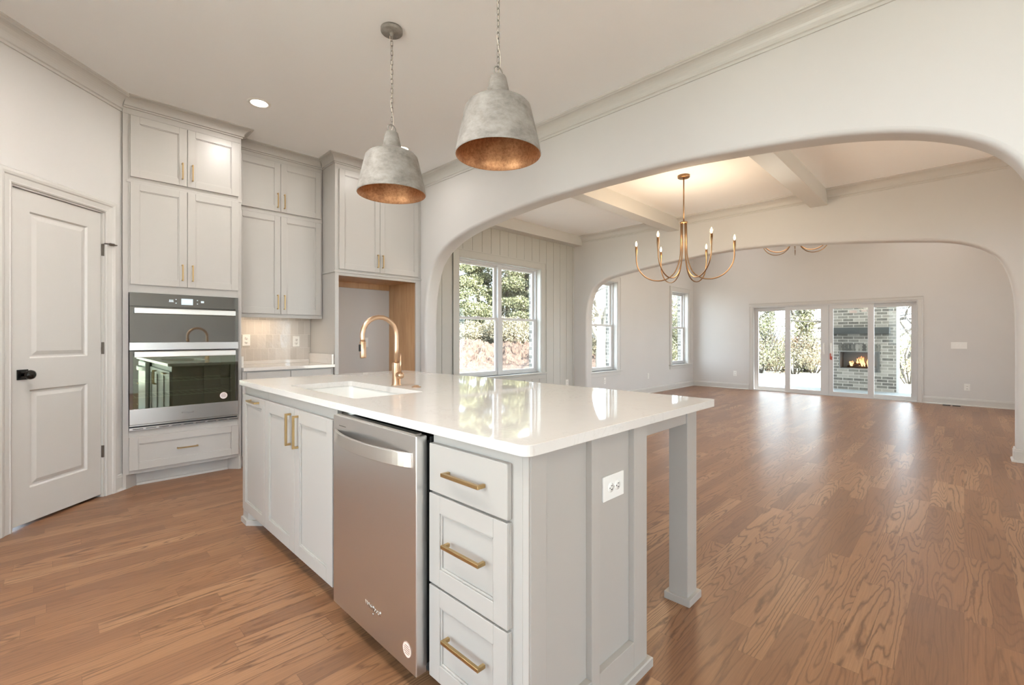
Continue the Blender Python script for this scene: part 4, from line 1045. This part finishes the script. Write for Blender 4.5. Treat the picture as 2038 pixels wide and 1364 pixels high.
# ---------------------------------------------------------------- outlets and switches
def duplex(name, label, group=None, horiz=False, w=0.072, h=0.115):
    """front faces local -y"""
    t = thing(name, label, 'outlet', (0, 0, 0), group)
    mb = MB(); W_, H_ = (h, w) if horiz else (w, h)
    mb.box(-W_ / 2, W_ / 2, -0.006, 0, -H_ / 2, H_ / 2); pl = mb.build('cover_plate', M['plastic'], t, 0.002, world=False)
    for s_ in (-1, 1):
        cx, cz = (s_ * 0.020, 0) if horiz else (0, s_ * 0.020)
        mb = MB(); mb.lathe([(0, 0.0085), (0.0155, 0.0085), (0.0165, 0.0055)], (0, 0, 0), 20, 'y'); mb.v = [(p[0] + cx, -p[1], p[2] + cz) for p in mb.v]
        r = mb.build('receptacle', M['plastic'], t, world=False)
        mb = MB()
        for q in ((-0.006, 0.003), (0.006, 0.003)):
            a, b = (q[1], q[0]) if horiz else q
            w1, h1 = (0.008, 0.002) if horiz else (0.002, 0.008)
            mb.box(cx + a - w1 / 2, cx + a + w1 / 2, -0.0092, -0.0086, cz + b - h1 / 2, cz + b + h1 / 2)
        a, b = (-0.008, 0) if horiz else (0, -0.008)
        mb.box(cx + a - 0.002, cx + a + 0.002, -0.0092, -0.0086, cz + b - 0.002, cz + b + 0.002)
        mb.build('slot', M['dark'], r, world=False)
    mb = MB(); mb.lathe([(0, 0.0072), (0.003, 0.0072), (0.0032, 0.006)], (0, 0, 0), 10, 'y'); mb.v = [(p[0], -p[1], p[2]) for p in mb.v]; mb.build('screw', M['handle'], t, world=False)
    return t
oh = duplex('outlet', 'horizontal white outlet on the panelled end of the island', None, True, 0.082, 0.125); oh.location = (1.322, 0.837, 0.692)
ov = duplex('outlet', 'white outlet on the tile backsplash beside the oven tower'); ov.location = (1.402, YK - 0.010, 1.158)
for loc, rz, lb in (((1.893, YK - 0.010, 1.143), 0, 'white outlet on the tile backsplash nearest the refrigerator alcove'),
                    ((2.716, YK, 1.125), 0, 'white outlet on the painted wall inside the refrigerator alcove'),
                    ((6.26, YW, 0.40), 0, 'white outlet low on the shiplap wall'),
                    ((7.22, YG, 0.375), 0, 'white outlet below the first great-room window'),
                    ((8.86, YG, 0.368), 0, 'white outlet low on the wall between the two great-room windows'),
                    ((XF, 3.762, 0.350), -math.pi / 2, 'white outlet left of the sliding door'),
                    ((XF, -0.035, 0.324), -math.pi / 2, 'white outlet low on the far wall right of the sliding door')):
    dup(ov, loc, lb, rz)
t = thing('light_switch', 'white four-gang switch plate on the far wall right of the sliding door', 'switch', (XF, 0.068, 1.045))
mb = MB(); mb.box(XF - 0.006, XF, -0.035, 0.165, 0.985, 1.10); mb.build('cover_plate', M['plastic'], t, 0.002)
for k in range(4): mb = MB(); y = -0.004 + k * 0.046; mb.box(XF - 0.013, XF - 0.006, y - 0.006, y + 0.006, 1.035, 1.055); mb.build('toggle', M['plastic'], t, 0.001)
for k, (ya, yb) in enumerate(((0.170, 0.270), (0.045, 0.145))):
    t = thing('floor_vent', ('dark floor vent by the far baseboard, nearer the sliding door', 'dark floor vent by the far baseboard, farther from the sliding door')[k], 'vent', (10.95, (ya + yb) / 2, 0))
    mb = MB(); mb.box(10.90, 11.06, ya, yb, 0.0, 0.004); mb.build('vent_frame', M['gap'], t)
    mb = MB()
    for j in range(5): mb.box(10.915 + j * 0.028, 10.93 + j * 0.028, ya + 0.01, yb - 0.01, 0.004, 0.005)
    mb.build('vent_louver', M['dark'], t)

# ---------------------------------------------------------------- recessed lights
def recessed(x, y, lb, z=CH, w=CAN_W, grp=None, r=0.062):
    t = thing('recessed_light', lb, 'ceiling light', (x, y, z), grp)
    mb = MB(); mb.lathe([(r, 0.0), (r, -0.006), (r + 0.018, -0.005), (r + 0.022, 0.0)], (0, 0, 0), 32); mb.build('trim_ring', M['plastic'], t, world=False)
    mb = MB(); mb.lathe([(0.0, -0.003), (r, -0.003)], (0, 0, 0), 32); mb.build('lens', M['lampglow'], t, world=False)
    light('can_glow', 'AREA', (0, 0, -0.012), w, (1.0, 0.955, 0.91), t, shape='DISK', size=r * 1.8)
    return t
recessed(1.172, 4.018, 'round recessed ceiling light in front of the oven tower', w=7)
recessed(2.459, 3.982, 'round recessed ceiling light in front of the refrigerator alcove, half hidden by the far pendant', w=3.5)
for k, (x, y, w_) in enumerate(((1.17, 0.35, 2.5), (0.0, 2.6, 26), (-0.3, 1.3, 18), (-0.3, -1.0, 10), (1.2, -1.6, 5))):  # kitchen fill lights, added outside the view
    recessed(x, y, 'round ceiling light added out of view to brighten the kitchen', w=w_, grp='added unseen kitchen fill lights')
for k, (x, y) in enumerate(((7.6, 3.6), (7.6, 0.4), (10.2, 3.6), (10.2, 0.4))):  # great-room fill lights, added above the visible part
    recessed(x, y, 'round ceiling light added out of view to brighten the great room', GH, GR_W, 'added unseen great-room fill lights', r=0.09)
for k, (x, y) in enumerate(((4.0, 0.2), (5.7, 0.2), (4.0, 4.0), (5.7, 4.0))):
    pass

# ---------------------------------------------------------------- pendants
def chain(mb, x, y, z0, z1, w=0.0075, Lk=0.034, r=0.0019, rev=0):
    n = max(1, round((z1 - z0) / (Lk - 0.0055))); st = (z1 - z0) / n
    for i in range(n):
        zc = z0 + st * (i + 0.5); P = []; hs = Lk / 2 - w
        for k in range(16):
            a = 2 * math.pi * k / 16; u = w * math.cos(a); v = w * math.sin(a) + (hs if math.sin(a) > 0 else -hs)
            P.append((x + u, y, zc + v) if i % 2 else (x, y + u, zc + v))
        mb.tube(P, r, 6, closed=True)
def pendant(x, y, lb):
    t = thing('pendant_lamp', lb, 'pendant lamp', (x, y, 2.06)); q = lambda b, n, m: b.build(n, m, t, world=False)
    prof = [(0.203, 0.0), (0.2055, 0.004), (0.204, 0.010), (0.196, 0.055), (0.160, 0.208), (0.155, 0.226), (0.142, 0.240), (0.115, 0.254), (0.075, 0.270), (0.062, 0.278), (0.057, 0.290), (0.038, 0.372), (0.034, 0.378), (0.0, 0.380)]
    mb = MB(); mb.lathe(prof, (0, 0, 0), 56); lab(q(mb, 'lamp_shade', M['zinc']), 'weathered grey metal shade')
    mb = MB(); mb.lathe([(0.203, 0.0), (0.199, 0.004), (0.192, 0.055), (0.156, 0.206), (0.150, 0.222), (0.138, 0.236), (0.110, 0.249), (0.05, 0.262), (0.0, 0.262)], (0, 0, 0), 56); lab(q(mb, 'shade_lining', M['copper']), 'copper coloured inside of the shade')
    mb = MB(); mb.lathe([(0, 0.262), (0.02, 0.262), (0.02, 0.215), (0, 0.215)], (0, 0, 0), 16); so = q(mb, 'lamp_socket', M['black'])
    mb = MB(); P = [(0.027 * math.cos(2 * math.pi * k / 20), 0.0, 0.401 + 0.024 * math.sin(2 * math.pi * k / 20)) for k in range(20)]; mb.tube(P, 0.0035, 8, closed=True); q(mb, 'shade_ring', M['zinc'])
    top = CH - 2.06
    mb = MB(); chain(mb, 0, 0, 0.415, top - 0.045); q(mb, 'chain', M['zinc'])
    mb = MB(); pts = []
    for k in range(40):
        u = k / 39; z = 0.385 + u * (top - 0.43); pts.append((0.011 * math.sin(u * 17), 0.009 * math.cos(u * 13 + 0.5), z))
    mb.tube(pts, 0.0016, 6); q(mb, 'cord', M['wire'])
    mb = MB(); mb.lathe([(0, -0.048), (0.010, -0.048), (0.012, -0.032), (0.014, -0.026), (0.060, -0.026), (0.065, -0.020), (0.065, -0.001), (0, -0.001)], (0, 0, top), 36); q(mb, 'canopy', M['zinc'])
    return t
pd = pendant(1.460, 2.480, 'farther grey bell pendant over the island, hanging near the sink')
pd2 = dup(pd, (1.505, 1.585, 2.067), 'nearer and larger-looking grey bell pendant over the island, right of the other')
for c in pd2.children:
    if c.name.startswith('canopy'): pass
pd2.location.z = 2.067 - 0.007

# ---------------------------------------------------------------- chandeliers
def chandelier(x, y, zc, zb, lb, phi0, ks=0.94):
    """zb: bottom of the arms; zc: ceiling"""
    t = thing('chandelier', lb, 'chandelier', (x, y, zb)); q = lambda b, n, m, p=None: b.build(n, m, p or t, world=False)
    mb = MB(); mb.lathe([(0, -0.028), (0.055, -0.028), (0.063, -0.022), (0.063, -0.001), (0, -0.001)], (0, 0, zc - zb), 36); q(mb, 'canopy', M['antique'])
    mb = MB(); mb.tube([(0, 0, 0.62), (0, 0, zc - zb - 0.02)], 0.0065, 12); q(mb, 'stem', M['antique'])
    mb = MB(); mb.lathe([(0, 0.622), (0.012, 0.634), (0.040, 0.628), (0.042, 0.618), (0, 0.612)], (0, 0, 0), 24); q(mb, 'hub', M['antique'])
    for k in range(6):
        a = math.radians(phi0 + 60 * k); ca, sa = math.cos(a), math.sin(a)
        prof = [(0.027, 0.620), (0.028, 0.52), (0.030, 0.38), (0.034, 0.28), (0.050, 0.190), (0.085, 0.105), (0.135, 0.050), (0.200, 0.016), (0.275, 0.006), (0.350, 0.018), (0.420, 0.052), (0.475, 0.105), (0.510, 0.165), (0.524, 0.225), (0.526, 0.28)]
        prof = [(r if r < 0.04 else 0.034 + (r - 0.034) * (0.526 * ks - 0.034) / 0.492, z) for r, z in prof]
        P = spline(prof, 4); ca *= 1; RA = 0.526 * ks
        mb = MB(); mb.tube([(r * ca, r * sa, z) for r, z in P], 0.0066, 10); ar = q(mb, 'arm', M['antique'])
        mb = MB(); mb.lathe([(0.0066, 0.0), (0.0125, 0.07), (0.0125, 0.118), (0.0, 0.118)], (RA * ca, RA * sa, 0.278), 14); cp_ = q(mb, 'candle_cup', M['antique'], ar)
        mb = MB(); bp = [(0.004, 0.0), (0.008, 0.012), (0.0095, 0.024), (0.008, 0.038), (0.004, 0.052), (0.0, 0.060)]
        mb.lathe(bp, (RA * ca, RA * sa, 0.398), 12); b_ = q(mb, 'bulb', M['bulb'], ar)
        mb = MB(); mb.lathe([(0.006, 0.0), (0.014, 0.012), (0.017, 0.028), (0.014, 0.046), (0.006, 0.066), (0.0, 0.074)], (RA * ca, RA * sa, 0.394), 14); q(mb, 'bulb_glass', M['bulbglass'], ar)
    light('chandelier_glow', 'POINT', (0, 0, 0.44), CHAN_W * 6, (1.0, 0.76, 0.50), t, shadow_soft_size=0.25)
    return t
chandelier(4.79, 2.145, DH, 1.80, 'six-arm antique brass chandelier with lit candle bulbs under the coffered ceiling', -45.25 + 40)
chandelier(8.14, 1.87, GH, 2.505, 'second brass chandelier, only its lowest arms showing under the far arch', -45.25 - 2, 1.0)

# ================================================================== OUTSIDE
def blob_ground(name, x0, x1, y0, y1, z, m, n=60, amp=0.0, fn=None):
    mb = MB(); rng = np.random.RandomState(3); xs = np.linspace(x0, x1, n); ys = np.linspace(y0, y1, n)
    V = [(x, y, z + (fn(x, y) if fn else 0) + amp * rng.randn()) for y in ys for x in xs]
    F = [(j * n + i, j * n + i + 1, (j + 1) * n + i + 1, (j + 1) * n + i) for j in range(n - 1) for i in range(n - 1)]
    mb.add(V, F, False); return mb.build(name, m)
o = blob_ground('ground', -20, 90, -40, 90, -0.35, M['lawn'], 40); struct(o)
mb = MB(); mb.box(XF + 0.15, 13.15, -3.5, 9.0, -0.30, -0.035); tag(mb.build('patio_slab', M['concrete']), 'blue-grey concrete patio slab outside the sliding door', 'patio')
def mound_fn(seed):
    rng = np.random.RandomState(seed); K = [(rng.uniform(0.5, 6), rng.uniform(-1, 1), rng.uniform(-1, 1), rng.uniform(0, 6)) for _ in range(26)]
    return K
Km = mound_fn(5)
nx, ny = 420, 230; rng = np.random.RandomState(3); XX, YY = np.meshgrid(np.linspace(-2, 34, nx), np.linspace(13, 28, ny))
cc = 23.2 + 0.4 * np.sin(XX * 0.35); dd2 = (YY * 0.94 + XX * 0.34 - cc) / 3.0
env = np.exp(-dd2 * dd2 * 1.5); ww = sum(np.sin(k[0] * (k[1] * XX + k[2] * YY) * 1.7 + k[3]) for k in Km) / 26
w2 = np.zeros_like(XX)
for k in range(40):
    th = rng.uniform(0, 6.28); fr = rng.uniform(5, 16); w2 += np.abs(np.sin(fr * (math.cos(th) * XX + math.sin(th) * YY) + rng.uniform(0, 6.28))) / 40
ZZ = -0.36 + 1.22 * env * (1 + 0.35 * ww) + np.minimum(1, env * 2) * (0.6 * ww + 0.75 * (w2 - 0.64) + 0.035 * rng.randn(ny, nx)) - 0.02
mb = MB(); V = [tuple(p) for p in np.stack([XX, YY, ZZ], -1).reshape(-1, 3)]
F = [(j * nx + i, j * nx + i + 1, (j + 1) * nx + i + 1, (j + 1) * nx + i) for j in range(ny - 1) for i in range(nx - 1)]
mb.add(V, F, False); tag(mb.build('dirt_mound', M['dirt']), 'long heap of reddish clay soil outside the large window', 'soil')

def leaves(rng, centers, radii, n, size, flat=0.0):
    """n quads scattered in ellipsoid shells"""
    centers = np.array(centers, float); radii = np.array(radii, float)
    w = radii[:, 0] * radii[:, 1]; idx = rng.choice(len(centers), n, p=w / w.sum())
    d = rng.normal(size=(n, 3)); d /= np.linalg.norm(d, axis=1)[:, None]
    rad = rng.uniform(0.15, 1.0, n) ** 0.6
    P = centers[idx] + d * radii[idx] * rad[:, None]
    u = rng.normal(size=(n, 3)); u /= np.linalg.norm(u, axis=1)[:, None]
    v = np.cross(u, rng.normal(size=(n, 3))); v /= np.linalg.norm(v, axis=1)[:, None]
    s = size * rng.uniform(0.5, 1.4, n)[:, None]
    a = P - u * s; b = P + v * s * 0.36; c = P + u * s; e = P - v * s * 0.36
    return np.stack([a, b, c, e], 1).reshape(-1, 3)
def leaf_obj(name, V, m, parent=None):
    n = len(V) // 4; me = bpy.data.meshes.new(name)
    me.vertices.add(len(V)); me.vertices.foreach_set('co', V.ravel())
    me.loops.add(n * 4); me.loops.foreach_set('vertex_index', np.arange(n * 4, dtype=np.int32))
    me.polygons.add(n); me.polygons.foreach_set('loop_start', np.arange(0, n * 4, 4, dtype=np.int32)); me.polygons.foreach_set('loop_total', np.full(n, 4, dtype=np.int32))
    me.update(calc_edges=True); me.validate(); me.materials.append(m)
    o = bpy.data.objects.new(name, me); COL.objects.link(o); o.parent = parent; return o
def branches(mb, rng, p, d, r, ln, depth, tips, droop=0.0):
    pts = [p]; q = Vector(p); dd = Vector(d).normalized(); n = 4
    for k in range(n):
        dd = (dd + Vector(rng.normal(size=3)) * 0.14 + Vector((0, 0, -droop))).normalized(); q = q + dd * ln / n; pts.append(tuple(q))
    mb.tube(pts, [r * (1 - 0.45 * k / n) for k in range(n + 1)], 6 if depth > 1 else 4, cap=False)
    tips.append(tuple(q))
    if depth > 0:
        for k in range(rng.randint(2, 4)):
            j = rng.randint(2, n + 1); nd = (dd + Vector(rng.normal(size=3)) * 0.62).normalized()
            branches(mb, rng, pts[j], nd, r * 0.52, ln * rng.uniform(0.55, 0.8), depth - 1, tips, droop)
def evergreen(seed, h, m, lb, loc, n=15000, size=0.13):
    rng = np.random.RandomState(seed); t = thing('evergreen_tree', lb, 'tree', loc, None)
    mb = MB(); mb.tube([(0, 0, -0.3), (0.1, 0, h * 0.4), (0, 0.1, h * 0.9)], [0.22, 0.15, 0.04], 8); mb.build('trunk', M['bark'], t, world=False)
    C, R_ = [], []
    for k in range(34):
        z = h * (0.06 + 0.94 * rng.rand() ** 0.9); sp = (1 - (z / h) ** 1.7) * h * 0.33 + 0.25; a = rng.uniform(0, 6.28); rr = sp * rng.uniform(0.2, 0.95)
        C.append((rr * math.cos(a), rr * math.sin(a), z)); R_.append((0.11 * h * rng.uniform(0.6, 1.2),) * 2 + (0.06 * h * rng.uniform(0.6, 1.2),))
    leaf_obj('foliage', leaves(rng, C, R_, n, size), m, t); return t
def bare_tree(seed, h, lb, loc, m, ivy=0, lean=(0, 0, 1), r=0.17, depth=4):
    rng = np.random.RandomState(seed); t = thing('bare_tree', lb, 'tree', loc, None)
    mb = MB(); tips = []; branches(mb, rng, (0, 0, -0.3), lean, r, h * 0.42, depth, tips); mb.build('trunk', m, t, world=False)
    if ivy:
        C = [(0.05 * rng.randn() + lean[0] * z * 0.9, 0.05 * rng.randn() + lean[1] * z * 0.9, z) for z in np.linspace(0.2, h * 0.55, 16)]
        leaf_obj('ivy', leaves(rng, C, [(0.42, 0.42, 0.35)] * 16, ivy, 0.09), M['ivy'], t)
    return t
def shrub(seed, w, h, m, lb, loc, n=5000, size=0.07):
    rng = np.random.RandomState(seed); t = thing('shrub', lb, 'shrub', loc, None)
    mb = MB()
    for k in range(9): a = rng.uniform(0, 6.28); mb.tube([(0, 0, -0.2), (w * 0.3 * math.cos(a), w * 0.3 * math.sin(a), h * 0.5), (w * 0.42 * math.cos(a + 0.3), w * 0.42 * math.sin(a + 0.3), h * 0.95)], [0.025, 0.018, 0.006], 5)
    mb.build('stems', M['bark'], t, world=False)
    C = [(rng.uniform(-w / 2, w / 2) * 0.8, rng.uniform(-w / 2, w / 2) * 0.8, rng.uniform(0.1, 0.85) * h) for _ in range(14)]
    leaf_obj('foliage', leaves(rng, C, [(w * 0.2, w * 0.2, h * 0.2)] * 14, n, size), m, t); return t
a_ = math.radians(45.25); b_ang = math.pi / 2 - a_
def wp(px_, Fd, z=-0.35):
    R = (px_ - 1019) / FPX * Fd; return (R * math.sin(b_ang) + Fd * math.cos(b_ang), -R * math.sin(a_) + Fd * math.cos(a_), z)
# beyond the dining window
GRV = 'evergreens behind the dirt mound'
for k, (px_, Fd, h, sd) in enumerate(((905, 31, 10.5, 1), (950, 33, 9.6, 2), (1008, 32, 8.6, 3), (1050, 34, 7.6, 4), (860, 34, 11, 5), (1085, 31, 6.6, 6), (978, 37, 5.5, 7))):
    evergreen(sd, h, M['pine'], ('tall bushy evergreen at the left edge of the large window', 'olive evergreen just left of the large window mullion', 'evergreen just right of the large window mullion', 'evergreen behind the arching pale branches in the right sash',
              'evergreen hidden mostly by the arch edge', 'evergreen at the right edge of the large window', 'low evergreen farthest back behind the mullion')[k], wp(px_, Fd), 46000, 0.08)
for k, (px_, Fd, w, h, sd) in enumerate(((930, 28.5, 4.5, 2.6, 11), (972, 29, 4.0, 2.4, 12), (1022, 28.5, 4.5, 2.8, 13), (1062, 29, 4.0, 2.6, 14))):
    shrub(sd, w, h, M['scrub'], ('scrubby bush behind the clay heap, leftmost in the large window', 'scrubby bush behind the clay heap, just left of the mullion', 'scrubby bush behind the clay heap, just right of the mullion', 'scrubby bush behind the clay heap, rightmost in the large window')[k], wp(px_, Fd), 22000, 0.07)
bare_tree(21, 6.5, 'pale bare tree with arching branches in the right sash of the large window', wp(1030, 28.6), M['barkpale'], 0, (0.35, 0.1, 0.9), 0.10)
# beyond the great-room windows
bare_tree(22, 8.0, 'leaning bare tree with pale trunk seen through the first great-room window', wp(1196, 22), M['barkpale'], 0, (-0.18, 0.1, 0.95), 0.26)
bare_tree(24, 7.5, 'dark bare tree at the left side of the first great-room window', wp(1183, 25), M['bark'], 0, (0.1, 0.0, 1), 0.15)
for k, (px_, Fd, w, h, sd) in enumerate(((1186, 27, 3.5, 3.8, 31), (1212, 28, 3.5, 3.2, 32), (1340, 24, 3.2, 3.6, 33), (1362, 25, 3.2, 4.4, 34))):
    shrub(sd, w, h, M['ivy'] if k > 1 else M['scrub'], ('brushy shrub behind the leaning pale trunk', 'brushy shrub right of the leaning pale trunk', 'green shrub low in the narrow far window', 'taller green shrub in the narrow far window')[k], wp(px_, Fd), 16000, 0.055)
bare_tree(25, 8.0, 'thin bare tree in the narrow far window', wp(1347, 27), M['bark'], 0, (0.05, 0.0, 1), 0.12)
# beyond the sliding door
for k, (px_, Fd, h, sd, lean, iv) in enumerate(((1528, 21, 8.5, 41, (0.02, 0.0, 1), 2600), (1556, 20, 8.0, 42, (0.12, -0.22, 1), 500), (1602, 20, 8.5, 43, (0.0, 0.0, 1), 4200), (1800, 17, 7.5, 44, (0.15, 0.25, 1), 0), (1812, 22, 8, 45, (0, 0, 1), 0), (1630, 25, 8, 46, (0, 0, 1), 300))):
    bare_tree(sd, h, ('ivy-wrapped trunk in the leftmost pane of the sliding door', 'dark crooked trunk leaning in the leftmost pane of the sliding door', 'thick ivy-covered trunk in the second pane of the sliding door',
                      'crooked bare tree at the right edge of the sliding door', 'bare tree farther back at the right edge of the sliding door', 'bare tree beside the sliding door pull handles')[k], wp(px_, Fd), M['bark'], iv, lean, 0.13)
for k, (px_, Fd, w, h, sd, m_) in enumerate(((1512, 19.5, 2.8, 2.9, 51, 'ivy'), (1545, 20.5, 2.8, 1.9, 52, 'brown'), (1580, 19.0, 2.6, 1.9, 53, 'scrub'), (1620, 19.5, 2.8, 2.2, 54, 'brown'), (1810, 15, 2.2, 1.9, 55, 'ivy'), (1796, 19, 2.6, 1.7, 56, 'brown'), (1500, 26, 5, 2.8, 57, 'ivy'), (1560, 30, 5, 1.8, 58, 'ivy'), (1618, 31, 5, 1.9, 59, 'ivy'))):
    shrub(sd, w, h, M[m_], ('tall green shrub at the left edge of the sliding door', 'dry brown shrub at the foot of the leaning trunk', 'tangled shrub left of the thick ivy trunk', 'dry brown shrub right of the thick ivy trunk', 'green shrub beside the brick chimney', 'dry shrub behind the green one beside the brick chimney',
                                'far green thicket, leftmost in the sliding door', 'far green thicket behind the leaning trunk', 'far green thicket behind the thick ivy trunk')[k], wp(px_, Fd), 3600, 0.042)

# outdoor fireplace
t = thing('outdoor_fireplace', 'grey brick outdoor fireplace with dark mantel and lit fire on the patio', 'fireplace', (13.4, 1.73, -0.035))
XFp = 13.1; fy0, fy1 = 1.066, 2.394; oy0, oy1, oz0, oz1 = 1.36, 2.10, 0.455, 0.862
mb = MB(); wall_cells(mb, lambda u, z, tt: (tt, u, z), fy0, fy1, -0.035, 2.69, XFp, XFp + 0.45, [(oy0, oy1, oz0, oz1)]); mb.box(XFp + 0.45, XFp + 0.75, fy0, fy1, -0.035, 2.69); mb.build('brick_body', M['brick'], t)
mb = MB(); k = 0; y = oy0 - 0.03
while y < oy1 + 0.02: mb.box(XFp - 0.008, XFp + 0.03, y + 0.004, y + 0.056, oz1 + 0.01, oz1 + 0.165); y += 0.066
mb.build('soldier_course', M['soldier'], t)
mb = MB(); mb.box(XFp - 0.20, XFp - 0.002, 1.165, 2.300, 1.262, 1.408); mb.build('mantel', M['mantel'], t, 0.004)
mb = MB()
mb.box(XFp - 0.004, XFp + 0.45, oy0, oy0 + 0.02, oz0, oz1); mb.box(XFp - 0.004, XFp + 0.45, oy1 - 0.02, oy1, oz0, oz1); mb.box(XFp - 0.004, XFp + 0.45, oy0 + 0.02, oy1 - 0.02, oz1 - 0.02, oz1); mb.box(XFp - 0.004, XFp + 0.45, oy0 + 0.02, oy1 - 0.02, oz0, oz0 + 0.015)
mb.box(XFp + 0.42, XFp + 0.449, oy0 + 0.02, oy1 - 0.02, oz0 + 0.015, oz1 - 0.02); mb.build('firebox', M['firebox'], t)
mb = MB()
for (q0, q1) in (((XFp + 0.2, 1.50, 0.49), (XFp + 0.25, 1.95, 0.50)), ((XFp + 0.3, 1.48, 0.50), (XFp + 0.28, 1.98, 0.49)), ((XFp + 0.18, 1.60, 0.53), (XFp + 0.33, 1.85, 0.56)), ((XFp + 0.2, 1.88, 0.53), (XFp + 0.3, 1.62, 0.57))): mb.tube([q0, q1], 0.026, 8)
mb.build('fire_log', M['log'], t)
mb = MB(); rng = np.random.RandomState(9)
for k in range(17):
    y = rng.uniform(1.50, 1.93); xx = XFp + rng.uniform(0.16, 0.32); hh = 0.20 * (1 - abs(y - 1.70) / 0.32) + 0.04; ph = rng.uniform(0, 6)
    mb.tube([(xx, y + 0.018 * math.sin(ph + s_ * 4), 0.51 + hh * s_) for s_ in (0, 0.25, 0.5, 0.75, 1)], [0.017, 0.022, 0.015, 0.008, 0.001], 6)
mb.build('flames', M['flame'], t)
t = thing('fireplace_grille', 'folded metal screen at the right side of the fireplace opening', 'screen', (XFp - 0.02, 1.37, 0.40))
mb = MB()
for k in range(6): mb.box(XFp - 0.028, XFp - 0.010, 1.345 + k * 0.016, 1.353 + k * 0.016, 0.41, 0.835)
mb.box(XFp - 0.03, XFp - 0.009, 1.34, 1.44, 0.835, 0.85); mb.box(XFp - 0.03, XFp - 0.009, 1.34, 1.44, 0.395, 0.41); mb.build('screen_slats', M['firebox'], t)
mb = MB(); mb.box(XF + 0.27, 14.3, -3.4, 5.0, 2.70, 2.80); struct(mb.build('ceiling_patio', M['ceil']))
t = thing('porch_column', 'white square porch column beside the brick fireplace', 'column', (13.15, 1.03, -0.035))
mb = MB(); mb.box(13.10, 13.125, 1.014, 1.064, -0.035, 2.69); mb.build('column_shaft', M['vinyl'], t)
